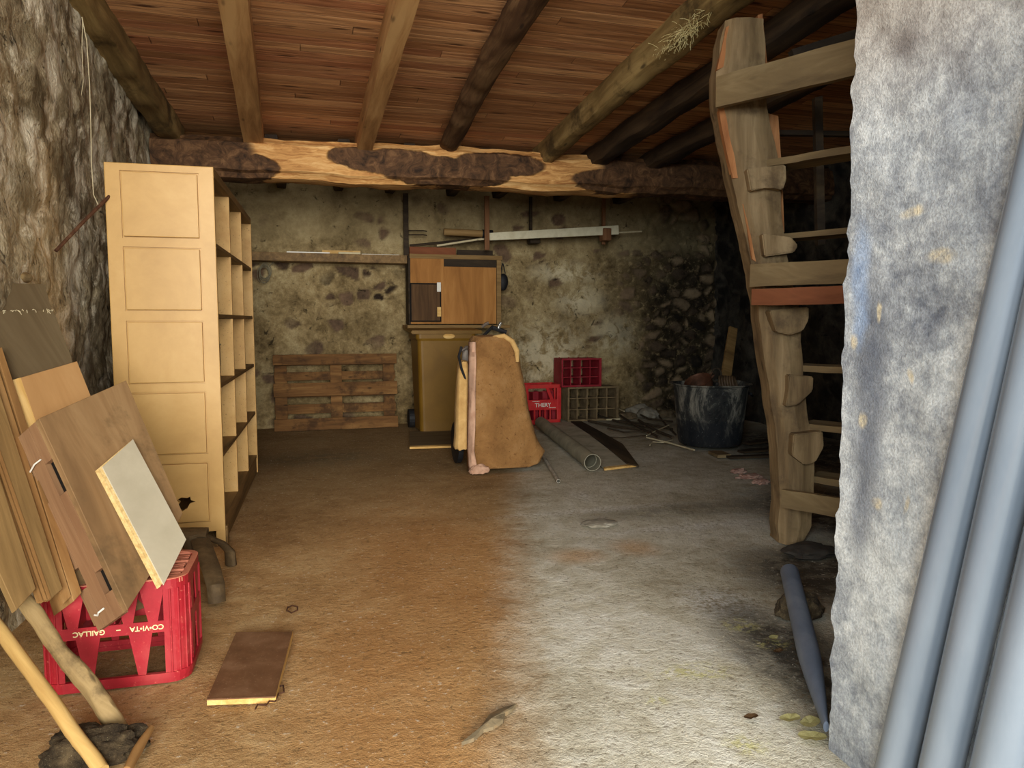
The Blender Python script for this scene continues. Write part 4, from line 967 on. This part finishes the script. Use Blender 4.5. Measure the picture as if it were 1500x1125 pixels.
def drape(name, rows, mat, depth, seed, parent=None, label=None, cat=None, folds=5, famp=.012, thick=.004, yb=0.0, nseg=44, close=True):
    """cloth hanging as a flattened sleeve; rows = (left px, right px, py, y offset)"""
    bm = bmesh.new(); RG = []
    sub = []
    for i in range(len(rows)-1):
        for k in range(5):
            t = k/5; sub.append(tuple(rows[i][j]*(1-t)+rows[i+1][j]*t for j in range(4)))
    sub.append(rows[-1])
    for i, (xl, xr, py, yo) in enumerate(sub):
        a, b = cX(xl, py, YT+yo), cX(xr, py, YT+yo); cen = (a+b)/2; hw = (b-a).length/2; ring = []
        sag = i/len(sub)
        for k in range(nseg):
            an = 2*pi*k/nseg; q = 1 + famp/hw*sin(an*folds + seed + i*.05)*sag + .04*nz((cos(an)*2, sin(an)*2, i*.12), 1, seed)
            ex = 1 if abs(cos(an)) < 1e-6 else 1
            x = cen.x + hw*(abs(cos(an))**.6)*(1 if cos(an) > 0 else -1)*(1+.0*q); y = cen.y - depth*(abs(sin(an))**.55)*(1 if sin(an) > 0 else -1)*q
            z = cen.z + .012*nz((cos(an)*2, sin(an)*2, i*.3), 1, seed+5)
            ring.append(bm.verts.new((x, y, max(.006, z))))
        RG.append(ring)
    for i in range(len(RG)-1):
        for k in range(nseg): bm.faces.new((RG[i][k], RG[i][(k+1) % nseg], RG[i+1][(k+1) % nseg], RG[i+1][k]))
    for ring in RG:
        for v in ring: q = V((v.co.x*.9, v.co.y, v.co.z*.7)); v.co.y += 2.2*famp*fbm(q, 4.5, seed, 4)*.5; v.co.x += famp*fbm(q, 5, seed+2, 3)*.35
    ce = bm.verts.new(sum((v.co for v in RG[0]), V())/nseg + V((0, 0, .015)))
    for k in range(nseg): bm.faces.new((ce, RG[0][(k+1) % nseg], RG[0][k]))
    M = Matrix.Translation(cc) if not parent else Matrix.Identity(4)
    o = link(name, bm, mat, parent, M, smooth=True)
    md = o.modifiers.new('cloth', 'SOLIDIFY'); md.thickness = thick
    if label: tag(o, label, cat)
    return o
tarp = drape('canvas_cover', [(692, 744, 493, .10), (689, 752, 499, .09), (688, 757, 512, .08), (688, 760, 530, .07), (687, 764, 560, .06), (686, 770, 590, .05), (686, 777, 620, .03), (686, 785, 645, .02), (686, 794, 662, .01), (688, 788, 675, .0), (694, 776, 682, .0)], m_canvas, .13, 1, label='stiff ochre canvas cover with a pinkish hem draped over the hand cart', cat='cover', folds=7, famp=.028)
bm = bmesh.new(); rowsL = [(686, 697, 501), (685.5, 697, 530), (685, 697, 570), (684, 696, 620), (684, 695, 660), (684.5, 698, 682), (688, 712, 694)]
g = []
for i in range(len(rowsL)-1):
    for k in range(4):
        t = k/4; xl, xr, py = [rowsL[i][j]*(1-t)+rowsL[i+1][j]*t for j in range(3)]; r_ = []
        for m in range(5):
            p = cX(xl+(xr-xl)*m/4, py, YT-.135 + (.075*(1-m/4)**2) + .008*sin(i*3+k+m*1.7) + (0.1 if py < 520 else .04*(1-(py-500)/200))); p.z = max(.008, p.z); r_.append(bm.verts.new(p))
        g.append(r_)
for i in range(len(g)-1):
    for m in range(4): bm.faces.new((g[i][m], g[i][m+1], g[i+1][m+1], g[i+1][m]))
o = link('pink_hem', bm, m_lining, tarp, smooth=True); md = o.modifiers.new('t', 'SOLIDIFY'); md.thickness = .006
bm = bmesh.new(); bmesh.ops.create_icosphere(bm, subdivisions=4, radius=1); q = cX(702, 690, YT-.13)
for v in bm.verts:
    k = 1+.25*fbm(v.co, 2, 3, 4); v.co = V((v.co.x*.075*k, v.co.y*.05*k, max(-.3, v.co.z)*.05*k+.018)) + V((q.x, q.y, 0))
link('gathered_corner', bm, m_lining, tarp, smooth=True)
bm = bmesh.new()
tube(bm, [cX(722, 494, YT-.02), cX(738, 492, YT-.04), cX(750, 500, YT-.05), cX(757, 514, YT-.06), cX(758, 530, YT-.06)], [.012, .02, .022, .022, .014], 10); link('rolled_edge', bm, m_creamcloth, tarp, smooth=True)
drape('cream_cloth', [(672, 684, 530, .12), (670, 688, 540, .10), (669, 687, 560, .09), (667, 686, 600, .08), (666, 686, 640, .07), (665, 685, 654, .06), (667, 684, 657, .06)], m_creamcloth, .06, 3, label='narrow cream cloth hanging at the left side of the covered hand cart', cat='cloth', folds=5, famp=.008)

# ================================================================== SMALL CRATES AT THE BACK WALL
def smallcrate(x0, y0, x1, y1, Y, d, mat, lb, front='cola', tilt=0.0, lift=0.0, rz=0.0):
    a, b = aty(x0, y1, Y), aty(x1, y0, Y); w, h = b.x-a.x, b.z-a.z
    z = lift if lift else 0.004
    e = empty('bottle_crate', Matrix.Translation((a.x, Y, z)) @ Matrix.Rotation(rz, 4, 'Z') @ Matrix.Rotation(tilt, 4, 'X'), lb, 'crate')
    h = (b.z - z) if not lift else h
    t = .018
    bm = bmesh.new(); box(bm, (0, .001, h-.03), (w, d, h), .004); box(bm, (.02, -.001, h-.031), (w-.02, .001, h-.001))
    if front == 'cola':
        bm.free(); bm = bmesh.new(); ringwall(bm, w, d, .03, h-.04, h, .01); link('top_rim', bm, mat, e)
        bm = bmesh.new(); ringwall(bm, w, d, .03, 0, .05, .01); box(bm, (.01, .01, 0), (w-.01, d-.01, .012)); link('bottom_rim', bm, mat, e)
        bm = bmesh.new()
        for x, y in ((0, 0), (w-.05, 0), (0, d-.05), (w-.05, d-.05)): link('corner_post', Box((x, y, .045), (x+.05, y+.05, h-.035), .008), mat, e)
        bm.free()
        link('name_plate', Box((.04, .001, h*.36), (w-.04, .010, h*.62), .002), mat, e)
        bm = bmesh.new(); 
        for x in (w*.28, w*.42, w*.56, w*.70): box(bm, (x-.008, .002, .045), (x+.008, .010, h*.36))
        prism(bm, [(w*.58, .002, h-.04), (w*.66, .002, h-.04), (w*.80, .002, h*.61), (w*.70, .002, h*.61)], (0, .008, 0)); box(bm, (w*.80, .002, h*.61), (w*.84, .01, h-.04))
        link('slats', bm, mat, e)
        bm = bmesh.new()
        for k in range(1, 4): box(bm, (w*k/4-.002, .012, .012), (w*k/4+.002, d-.012, h*.8))
        box(bm, (.012, d/2-.002, .012), (w-.012, d/2+.002, h*.8)); link('bottle_dividers', bm, m_redold, e)
        link('lettering', textmesh('THERY', .062), m_white, e, T(w*.5, -.0006, h*.485) @ Mt)
        bm = bmesh.new()
        for x, z_ in ((w*.22, h*.575), (w*.66, h*.405)):
            for q in range(5): box(bm, (x+q*.017, -.0008, z_), (x+q*.017+.011, .0005, z_+.009))
        link('small_print', bm, m_white, e)
    else:                                                                         # lying on its side: the open cells face the room
        bm.free(); bm = bmesh.new()
        for lo, hi in (((0, 0, 0), (w, d, t)), ((0, 0, h-t), (w, d, h)), ((0, 0, t), (t, d, h-t)), ((w-t, 0, t), (w, d, h-t))): box(bm, lo, hi, .003)
        link('shell', bm, mat, e)
        link('lip', (lambda q: (box(q, (-.008, -.012, -.004), (w+.008, 0, .012), .003), box(q, (-.008, -.012, h-.012), (w+.008, 0, h+.004), .003), box(q, (-.008, -.012, .012), (.012, 0, h-.012), .003), box(q, (w-.012, -.012, .012), (w+.008, 0, h-.012), .003), q)[-1])(bmesh.new()), mat, e)
        bm = bmesh.new(); nx = 4 if front == 'cells' else 5; nyy = 3
        for k in range(1, nx): box(bm, (w*k/nx-.006, .03, t), (w*k/nx+.006, d-.03, h-t))
        for k in range(1, nyy): box(bm, (t, .032, h*k/nyy-.005), (w-t, d-.03, h*k/nyy+.005))
        link('bottle_dividers', bm, mat, e)
        bm = bmesh.new(); bd = d-.028
        for i in range(nx):
            for j in range(nyy):
                cx, cz = w*(i+.5)/nx, h*(j+.5)/nyy
                for q in (-1, 0, 1): box(bm, (cx-.026, bd, cz+q*.028-.008), (cx+.026, bd+.008, cz+q*.028+.008))
                box(bm, (cx-.006, bd, cz-.06), (cx+.006, bd+.010, cz+.06))
        link('base_grid', bm, mat, e)
    return e
m_browncr = mottled('dusty_brown_crate', (96, 80, 56), (132, 112, 80), (150, 130, 96), 9, rough=.9)
c1 = smallcrate(768, 563, 823, 612, 7.72, .30, m_redfar, 'red plastic crate with a white printed name plate, upright beside the canvas cover', rz=.03)
c2 = smallcrate(832, 566, 905, 612, 7.86, .26, m_browncr, 'dusty brown crate lying on its side, open cells to the front, beneath the crimson crate', 'side')
topz = c2.location.z + (aty(905, 566, 7.86).z - .004) + .006
c3 = smallcrate(823, 524, 880, 566, 7.90, .28, m_redold, 'crimson crate lying on its side on top of the dusty brown crate', 'cells', lift=topz)

# ================================================================== THINGS ON THE FLOOR, RIGHT
blobrock('foot_stone', (1186, 812), .13, .09, .04, mottled('dark_stone', (40, 36, 32), (62, 56, 48), None, 8), 'dark flat stone beside the foot of the mill stair', 'stone', 51)
# big grey pipe
a, b = fl(792, 628), fl(868, 690); r = .062; a.z = b.z = r+.004
# the frame stands the near end at the photo's height
dv = (b-a).normalized(); L = (b-a).length
bm = bmesh.new(); Mq = frame(a, b-a); N = 32
ro, ri = [], []
R1 = [(0, r), (L*.5, r), (L-.12, r), (L-.115, r+.004), (L, r+.004)]
def hollow(bm, prof, t, seg=32):
    O = [[bm.verts.new((x, q*cos(2*pi*k/seg), q*sin(2*pi*k/seg))) for k in range(seg)] for x, q in prof]
    I = [[bm.verts.new((x, (q-t)*cos(2*pi*k/seg), (q-t)*sin(2*pi*k/seg))) for k in range(seg)] for x, q in prof]
    for S in (O, I):
        for i in range(len(S)-1):
            for k in range(seg): bm.faces.new((S[i][k], S[i][(k+1) % seg], S[i+1][(k+1) % seg], S[i+1][k]))
    for e in (0, -1):
        for k in range(seg): bm.faces.new((O[e][k], O[e][(k+1) % seg], I[e][(k+1) % seg], I[e][k]))
hollow(bm, R1, .005)
tag(link('drain_pipe', bm, m_pvcold, M=Mq, smooth=True), 'thick dusty grey drain pipe lying on the floor with its open end to the front', 'pipe')
a, b = fl(786, 655), fl(818, 708); a.z = b.z = .016; L = (b-a).length; bm = bmesh.new(); hollow(bm, [(0, .014), (L, .014)], .003, 16)
tag(link('thin_tube', bm, mottled('scuffed_white_tube', (120, 112, 96), (176, 170, 154), (198, 192, 178), 14), M=frame(a, b-a), smooth=True), 'thin scuffed pale tube lying between the canvas cover and the drain pipe', 'tube')
# flat sheet with dark slat
m_sheet = mottled('dusty_flat_sheet', (150, 142, 120), (182, 174, 150), (200, 192, 168), 5, rough=.9)
pts = [fl(806, 619, .02), fl(850, 617, .02), fl(930, 679, .02), (fl(884, 684, .02))]; M = frame(pts[3], pts[0]-pts[3]); Mi_ = M.inverted(); bm = bmesh.new(); prism(bm, [Mi_@p for p in pts], (0, 0, -.014))
o = tag(link('flat_sheet', bm, m_sheet, M=M), 'dusty flat sheet lying on the floor right of the drain pipe', 'sheet')
bm = bmesh.new(); prism(bm, [Mi_@fl(x, y, .021) for x, y in ((884, 684), (930, 679), (932, 681), (885, 686.5))], (0, 0, -.016)); link('pale_edge', bm, m_edge, o)
pts = [fl(x, y, .034) for x, y in ((836, 617), (852, 617), (880, 632), (912, 650), (936, 682), (918, 678), (890, 655), (862, 634))]; M = frame(pts[0], pts[4]-pts[0]); Mi_ = M.inverted(); bm = bmesh.new(); prism(bm, [Mi_@p for p in pts], (0, 0, -.010))
tag(link('dark_slat', bm, m_darkw, M=M), 'warped dark wooden slat lying along the right edge of the flat sheet', 'slat')
# scattered sticks and cables
m_dk = mottled('dark_twig', (44, 36, 26), (72, 60, 44), None, 20)
def stk(name, pts, r, mt, lb, z=.02, grp='sticks and cables on the floor', cat='stick'): return wire(name, pts, r, mt, lb, cat, grp, z=z)
stk('plastic_strip', [(881, 602), (897, 608), (914, 616)], .008, m_twine, 'pale strip propped just right of the dusty brown crate', .10)
stk('plastic_strip', [(888, 620), (908, 619)], .010, m_twine, 'short pale strip lying in front of the dusty brown crate', .03)
stk('plastic_strip', [(947, 645), (980, 653), (1017, 664)], .008, m_twine, 'long pale strip running under the front of the black tub', .02)
stk('plastic_strip', [(947, 645), (962, 637), (980, 629)], .006, m_twine, 'thin pale strip crossing left of the black tub', .04)
stk('plastic_strip', [(952, 656), (956, 651), (972, 652), (985, 648)], .004, m_twine, 'bent pale cord end left of the black tub', .02, cat='cord')
stk('cable', [(858, 636), (870, 640), (890, 644), (911, 645), (932, 643), (948, 641)], .006, m_dk, 'dark cable curving over the floor between flat sheet and tub', .02, cat='cable')
stk('cable', [(905, 612), (925, 626), (950, 640), (965, 647)], .012, m_dk, 'thick dark cable from the rubble to the pale strips', .035, cat='cable')
for i, (pp, r, lb) in enumerate((([(862, 620), (900, 628), (940, 633)], .014, 'dark branch lying nearest the flat sheet'), ([(872, 612), (905, 622), (945, 629)], .012, 'dark branch second nearest the flat sheet'),
        ([(850, 614), (880, 611), (905, 608)], .012, 'dark branch along the foot of the dusty brown crate'), ([(905, 620), (945, 624), (985, 632)], .013, 'dark branch reaching toward the black tub'),
        ([(925, 605), (950, 618), (985, 622)], .011, 'dark branch behind the others left of the black tub'), ([(935, 622), (965, 640), (985, 648)], .014, 'dark branch running down left of the black tub'),
        ([(960, 605), (975, 625), (990, 640)], .010, 'dark twig close against the left side of the black tub'), ([(890, 632), (915, 638), (960, 635)], .009, 'thin dark twig across the middle of the litter'))):
    stk('branch', pp, r, m_dk, lb, .012 + .012*(i % 3), cat='branch')
for k, (x, y, r1, r2, h_) in enumerate(((915, 613, .14, .10, .06), (950, 611, .13, .12, .09), (975, 610, .12, .10, .07), (935, 608, .16, .10, .10))):
    blobrock('rubble_stone', (x, y), r1, r2, h_, m_stone if k % 2 else mottled('brown_stone', (84, 70, 50), (116, 100, 74), None, 8), ('grey-brown stone at the foot of the back wall right of the dusty crate', 'low stone at the foot of the back wall behind the branches', 'stone at the foot of the back wall left of the tub', 'largest stone fallen from the back wall')[k], 'stone', 10+k, 'fallen wall stones')

# black tub -------------------------------------------------------------------------------
tc0 = (fl(990, 652) + fl(1083, 652))/2; tc0 = V((3.72, 5.98, 0)); bx0, bx1 = aty(997, 650, 5.98), aty(1080, 650, 5.98)
rb = (bx1.x-bx0.x)/2*.965; tcx = (bx0.x+bx1.x)/2; tt = aty(1040, 566, 5.75).z; rt = rb*1.23
tub = empty('mortar_tub', Matrix.Translation((tcx, 5.98, .03)), 'large black rubber tub streaked with dried mortar, holding scrap', 'tub')
bm = bmesh.new(); prof = [(0, 0), (rb*.96, 0), (rb, .02), (rb*1.02, .05), (rb+(rt-rb)*.8, tt*.86), (rt*.985, tt*.93), (rt*1.05, tt*.945), (rt*1.06, tt*.965), (rt*1.0, tt*.965), (rt*.96, tt*.9), (rb*.95, .03), (0, .03)]
lathe(bm, prof, 48)
for v in bm.verts:
    a = atan2(v.co.y, v.co.x); v.co.z += (.008*sin(2*a+1)+.008*sin(3*a))*v.co.z
    v.co.x *= 1+.015*sin(2*a)
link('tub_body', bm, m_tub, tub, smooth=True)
bm = bmesh.new(); aa = -.35
tube(bm, [(rt*cos(aa-.14)*1.02, rt*sin(aa-.14)*1.02, tt*.80), (rt*cos(aa)*1.08, rt*sin(aa)*1.08, tt*.76), (rt*cos(aa+.14)*1.02, rt*sin(aa+.14)*1.02, tt*.80)], .012, 8); link('tub_handle', bm, m_blackp, tub, smooth=True)
bm = bmesh.new(); lathe(bm, [(0, tt*.70), (rt*.9, tt*.72)], 32); 
for v in bm.verts: v.co.z += .02*fbm(v.co, 8, 4, 3)
link('scrap_fill', bm, m_soil, tub)
# in the tub
pc = aty(1012, 556, 5.95); pot = empty('copper_pot', Matrix.Translation((tcx-.13, 5.90, tt*.80+.04)) @ Matrix.Rotation(.25, 4, 'X') @ Matrix.Rotation(-.5, 4, 'Y'), 'tarnished copper pot lying in the black tub', 'pot')
bm = bmesh.new(); lathe(bm, [(0, 0), (.07, 0), (.105, .03), (.12, .08), (.115, .13), (.125, .14), (.118, .14), (.108, .12), (.11, .08), (.095, .035), (0, .01)], 28); link('bowl', bm, m_copper, pot, smooth=True)
bm = bmesh.new(); tube(bm, [(.11, 0, .12), (.15, 0, .14), (.16, 0, .11), (.12, 0, .09)], .008, 8); link('handle', bm, m_copper, pot, smooth=True)
bm = bmesh.new(); ctr = V((tcx+.03, 5.82, tt*.80+.10)); 
for k in range(6):
    R0 = .10-.004*k; P_ = [(R0*cos(a)*.42 + .012*k, -.02*k+.03*cos(a), R0*sin(a)) for a in [2*pi*j/24 for j in range(25)]]; tube(bm, P_, .011, 8)
tag(link('hose_coil', bm, m_hose, M=Matrix.Translation(ctr) @ Matrix.Rotation(-.35, 4, 'Y'), smooth=True), 'coil of brown hose standing in the black tub', 'hose')
bm = bmesh.new(); tube(bm, [(.05*cos(a), .0, .06*sin(a)) for a in [2*pi*j/24 for j in range(25)]], .009, 8)
tag(link('wire_ring', bm, m_dk, M=Matrix.Translation((tcx+.02, 5.92, tt*.80+.20)), smooth=True), 'dark ring of cable sticking up behind the hose coil', 'cable')
pbot, ptop = aty(1058, 566, 5.92), aty(1074, 480, 6.1); pbot.z -= .15
a = pbot; L = (ptop-a).length; bm = bmesh.new(); box(bm, (0, -.055, -.014), (L, .055, .014), .003)
for v in bm.verts:
    if v.co.x > L/2: v.co.y *= .75
tag(link('upright_plank', bm, m_shelf, M=frame(a, ptop-a, V((0, -1, 0)))), 'brown plank standing in the black tub', 'plank')
# wood below and right of the tub
o = tag(link('wood_block', Box((-.06, -.10, 0), (.06, .10, .028), .003), m_stairbrd, M=T(*fl(1054, 668).xy, .002, -.15)), 'small pale wooden block at the front foot of the black tub', 'block')
for k, (p0, p1, w, lb) in enumerate((((1066, 672), (1180, 668), .07, 'nearest dark plank on the floor right of the tub'), ((1085, 664), (1190, 655), .09, 'middle dark plank on the floor right of the tub'), ((1092, 652), (1185, 640), .09, 'farthest dark plank on the floor right of the tub'))):
    a, b = fl(*p0), fl(*p1); L = (b-a).length; bm = bmesh.new(); box(bm, (0, -w/2, 0), (L, w/2, .02), .003)
    tag(link('floor_plank', bm, m_darkw, M=frame(a+V((0, 0, .003+.001*k)), b-a)), lb, 'plank', 'planks right of the tub')
for k, (x, y, r1, lb) in enumerate(((1082, 692, .06, 'pinkish crumpled rag scrap, leftmost by the stair foot'), (1098, 700, .09, 'largest pinkish rag scrap by the stair foot'), (1116, 708, .06, 'pale stone-like scrap at the right of the pinkish rags'))):
    blobrock('rag_scrap', (x, y), r1, r1*.7, .022, m_rag, lb, 'rag', 30+k, 'rag scraps by the stair', amp=.5)

# ================================================================== MILL STAIR
PS = fl(1165, 795); NS = V((sin(YAW), cos(YAW), 0))
DS = V((.45, -.89, 0)).normalized()
def S(px, py, back=0.0): return onp(px, py, PS + NS*back, NS)
stair = empty('mill_stair', Matrix.Translation(PS), 'steep old mill stair of hewn oak between the tub and the concrete pier', 'stair')
def sp_(v): return v - PS
rows = [(30, 1062, 1116), (60, 1056, 1118), (105, 1049, 1118), (160, 1051, 1122), (200, 1060, 1130), (250, 1070, 1140), (300, 1080, 1143), (345, 1092, 1146), (380, 1099, 1152), (420, 1106, 1160), (460, 1112, 1172), (500, 1116, 1170), (560, 1126, 1176), (610, 1132, 1182), (660, 1139, 1190), (700, 1141, 1190), (740, 1143, 1188), (770, 1140, 1186), (797, 1140, 1172)]
bm = bmesh.new(); R_ = []
fine = []
for i in range(len(rows)-1):
    for k in range(4): t = k/4; fine.append(tuple(rows[i][j]*(1-t)+rows[i+1][j]*t for j in range(3)))
fine.append(rows[-1])
for i, (py, xl, xr) in enumerate(fine):
    j = 2.2*nz((i*.45, 0, 0), 1, 2); xl2 = xl+j; xr2 = xr+2.2*nz((i*.4, 5, 0), 1, 3)
    a = sp_(S(xl2, py)); m = sp_(S(xl2+(xr2-xl2)*.22, py)) - NS*.035; b = sp_(S(xr2, py)) - NS*.02; c = b + NS*.14; d = a + NS*.13; e_ = (m+b)/2 - NS*(.012+.01*nz((i*.5, 1, 1), 1))
    R_.append([bm.verts.new(p) for p in (a, m, e_, b, c, d)])
for i in range(len(R_)-1):
    for k in range(6): bm.faces.new((R_[i][k], R_[i][(k+1) % 6], R_[i+1][(k+1) % 6], R_[i+1][k]))
bm.faces.new(R_[0]); bm.faces.new(R_[-1][::-1])
for v in bm.verts: v.co.z = max(.0, v.co.z)
# grain must run up the stringer
m_stairv = wood('weathered_oak_upright', (90, 70, 46), (132, 108, 74), (164, 138, 100), 1.1, grain=12, bump=0.7, dirt_ochre=(84, 66, 46), axis=2)
m_stairorv = wood('fresh_split_oak_upright', (126, 76, 42), (170, 112, 66), (198, 142, 92), 1.4, grain=10, bump=0.6, knots=False, axis=2)
link('stringer', bm, m_stairv, stair)
# split orange face along the left arris
bm = bmesh.new()
def splinter(px):
    P_ = [sp_(S(x, y)) - NS*.012 for x, y in px]; b2 = bmesh.new(); prism(b2, P_, NS*.03); me = bpy.data.meshes.new('t'); b2.to_mesh(me); b2.free(); return me
for px in ([(1062, 42), (1070, 38), (1082, 46), (1078, 60), (1064, 78), (1058, 100), (1049, 104), (1052, 90), (1058, 62)], [(1051, 158), (1066, 160), (1070, 200), (1080, 240), (1084, 262), (1072, 262), (1064, 228), (1056, 190)], [(1086, 300), (1092, 330), (1100, 380), (1106, 384), (1100, 340), (1095, 296)]):
    b2 = bmesh.new(); prism(b2, [sp_(S(x, y)) - NS*.018 for x, y in px], NS*.04); link('split_face', b2, m_stairorv, stair)
b2 = bmesh.new(); prism(b2, [sp_(S(x, y, .05)) for x, y in ((1110, 22), (1117, 20), (1121, 60), (1124, 96), (1112, 96))], NS*.03); link('side_batten', b2, m_stairorv, stair)
b2 = bmesh.new(); prism(b2, [sp_(S(x, y, .09)) for x, y in ((1122, 165), (1140, 170), (1146, 260), (1149, 340), (1133, 345), (1126, 260))], NS*.03); link('side_batten', b2, m_stairorv, stair)
# scalloped tread blocks
for px, th in (([(1086, 252), (1142, 246), (1143, 268), (1138, 282), (1112, 278), (1092, 284)], .05), ([(1108, 345), (1150, 350), (1160, 362), (1154, 372), (1112, 378)], .05),
        ([(1118, 455), (1174, 450), (1174, 468), (1166, 484), (1148, 490), (1128, 486), (1122, 470)], .06), ([(1146, 547), (1182, 550), (1181, 570), (1160, 590), (1142, 593), (1146, 570)], .05),
        ([(1152, 632), (1194, 628), (1196, 650), (1184, 672), (1168, 676), (1150, 662)], .06)):
    P_ = [sp_(S(x, y)) - NS*(.036+th) for x, y in px]; b2 = bmesh.new(); prism(b2, P_, NS*(th+.03)); bmesh.ops.bevel(b2, geom=b2.edges[:], offset=.006, segments=2, affect='EDGES'); link('tread_block', b2, m_stairv, stair)
def tread(name, xl, yt, yb, L, th, mt, x_off=0.0, back=0.0, dep=.0):
    """board whose left end face starts at pixel xl, running toward the door along DS"""
    a = sp_(S(xl, yt, back)); b = sp_(S(xl, yb, back)); h = a.z-b.z
    up = V((0, 0, 1)); M = frame(b, DS, up); bm = rough_box((L, th, h), (.06, .03, .03), .004, 5, int(xl)); 
    for v in bm.verts: v.co.z += h/2; v.co.y += th/2
    link(name, bm, mt, stair, M, smooth=False)
tread('front_board', 1048, 112, 158, .72, .035, m_stairbrd, back=-.09)
tread('front_board', 1098, 388, 420, .62, .035, m_stairbrd, back=-.09)
tread('front_board', 1100, 423, 447, .62, .03, m_redbrd, back=-.09)
tread('front_board', 1144, 716, 742, .62, .03, m_stairbrd, back=-.11)
tread('tread', 1112, 236, 246, .62, .16, m_stairbrd, back=.0)
tread('tread', 1138, 343, 351, .62, .16, m_stairbrd, back=.03)
tread('tread', 1158, 534, 543, .62, .16, m_stairbrd, back=.03)
tread('tread', 1170, 619, 628, .62, .16, m_stairbrd, back=.03)
tread('tread', 1180, 696, 705, .62, .16, m_stairbrd, back=.03)
a = PS + DS*.60; bm = rough_box((2.75, .15, .045), (.06, .03, .03), .006, 3, 77); link('stringer', bm, m_stairv if False else m_stairbrd, stair, Matrix.Translation(DS*.60 + V((.02, 0, 0))) @ frame((0, 0, 0), aty(1085, 60, a.y)*0 + V((-.10, -.01, 1)), DS))
# far stringer, dark, behind
b2 = bmesh.new(); prism(b2, [sp_(S(x, y, .02) + DS*.0 + NS*.25) for x, y in ((1224, 120), (1236, 118), (1240, 350), (1228, 352))], NS*.04); link('rear_batten', b2, m_darkw, stair)
b2 = bmesh.new(); prism(b2, [sp_(S(x, y, .3)) for x, y in ((1130, 190), (1262, 192), (1262, 199), (1130, 197))], NS*.04); link('rear_batten', b2, m_darkw, stair)
b2 = bmesh.new(); prism(b2, [sp_(S(x, y, .45)) for x, y in ((1160, 72), (1262, 40), (1262, 60), (1164, 84))], NS*.06); link('rear_batten', b2, m_darkw, stair)

# ================================================================== GREY PVC PIPES
# short pipe with pinched end, on the floor
a, b = fl(1155, 884), fl(1209, 1086); rS = .036; L = (b-a).length; a.z = .036+.06; b.z = .008
M = frame(a, b-a); bm = bmesh.new(); L = (b-a).length; seg = 28; rings = []
for i in range(25):
    x = L*i/24; t = max(0, (x-L*.62)/(L*.38)); hw = rS*(1-.80*t**1.3); hh = rS*(1-.55*t**1.5)
    rings.append([bm.verts.new((x, hw*cos(2*pi*k/seg), hh*sin(2*pi*k/seg) + rS)) for k in range(seg)])
inner = [[bm.verts.new((L*i/3*.5, (rS-.004)*cos(2*pi*k/seg), (rS-.004)*sin(2*pi*k/seg) + rS)) for k in range(seg)] for i in range(3)]
for Sx in (rings, inner):
    for i in range(len(Sx)-1):
        for k in range(seg): bm.faces.new((Sx[i][k], Sx[i][(k+1) % seg], Sx[i+1][(k+1) % seg], Sx[i+1][k]))
for k in range(seg): bm.faces.new((rings[0][k], rings[0][(k+1) % seg], inner[0][(k+1) % seg], inner[0][k]))
bm.faces.new(rings[-1])
tag(link('short_pipe', bm, m_pvcdark, M=M, smooth=True), 'short dark grey pipe with a pinched end on the floor beside the concrete pier', 'pipe')
blobrock('clod', (1170, 900), .09, .07, .075, m_soil, 'dark clod of earth under the raised end of the short grey pipe', 'clod', 41)
def longpipe(p0, p1, X, r, lb):
    a, b = atx(*p0, X), atx(*p1, X); d = (b-a).normalized(); a2 = a - d*((a.z-.012)/d.z) ; L = 2.6
    bm = bmesh.new(); hollow(bm, [(0, r), (L*.3, r), (L*.6, r), (L, r)], .0035, 40)
    return tag(link('pvc_pipe', bm, m_pvc, M=frame(a2, d), smooth=True), lb, 'pipe', 'grey pipes leaning on the pier')
longpipe((1311, 1125), (1389, 800), 1.350-.055, .041, 'long grey plastic pipe leaning on the concrete pier, leftmost of the three')
longpipe((1378, 1125), (1453, 800), 1.350-.062, .041, 'long grey plastic pipe leaning on the concrete pier, middle of the three')
longpipe((1460, 1125), (1538, 800), 1.350-.062, .044, 'long grey plastic pipe at the right picture edge, rightmost of the three')

# ------------------------------------------------------------------ light
wd = bpy.data.worlds.new('world'); scn.world = wd; wd.use_nodes = True
bg = wd.node_tree.nodes['Background']; bg.inputs[0].default_value = (0.80, 0.90, 1.0, 1); bg.inputs[1].default_value = 1.0
def area(name, loc, tgt, sx, sy, power, col):
    l = bpy.data.lights.new(name, 'AREA'); l.shape = 'RECTANGLE'; l.size = sx; l.size_y = sy; l.energy = power; l.color = col
    o = bpy.data.objects.new(name, l); COL.objects.link(o); o.location = loc
    o.rotation_euler = (V(tgt)-V(loc)).to_track_quat('-Z', 'Y').to_euler(); return o
area('daylight_door', (-0.2, -7.0, 2.3), (0.6, 4.0, 1.0), 5.0, 3.6, 1550, (1.0, 0.97, 0.91))
area('cool_fill', (-2.3, -2.7, 2.3), (1.5, 1.7, 0.5), 1.6, 2.0, 330, (0.84, 0.93, 1.0))  # added cool lamp that brightens the pier and right floor
vs = scn.view_settings; scn.display_settings.display_device = 'sRGB'
vs.view_transform = 'Standard'; vs.look = 'None'; vs.gamma = 1.0; vs.exposure = 0.0; vs.use_curve_mapping = False
scn.cycles.use_denoising = True; scn.cycles.max_bounces = 6; scn.cycles.diffuse_bounces = 4; scn.cycles.use_adaptive_sampling = True; scn.cycles.adaptive_threshold = 0.015
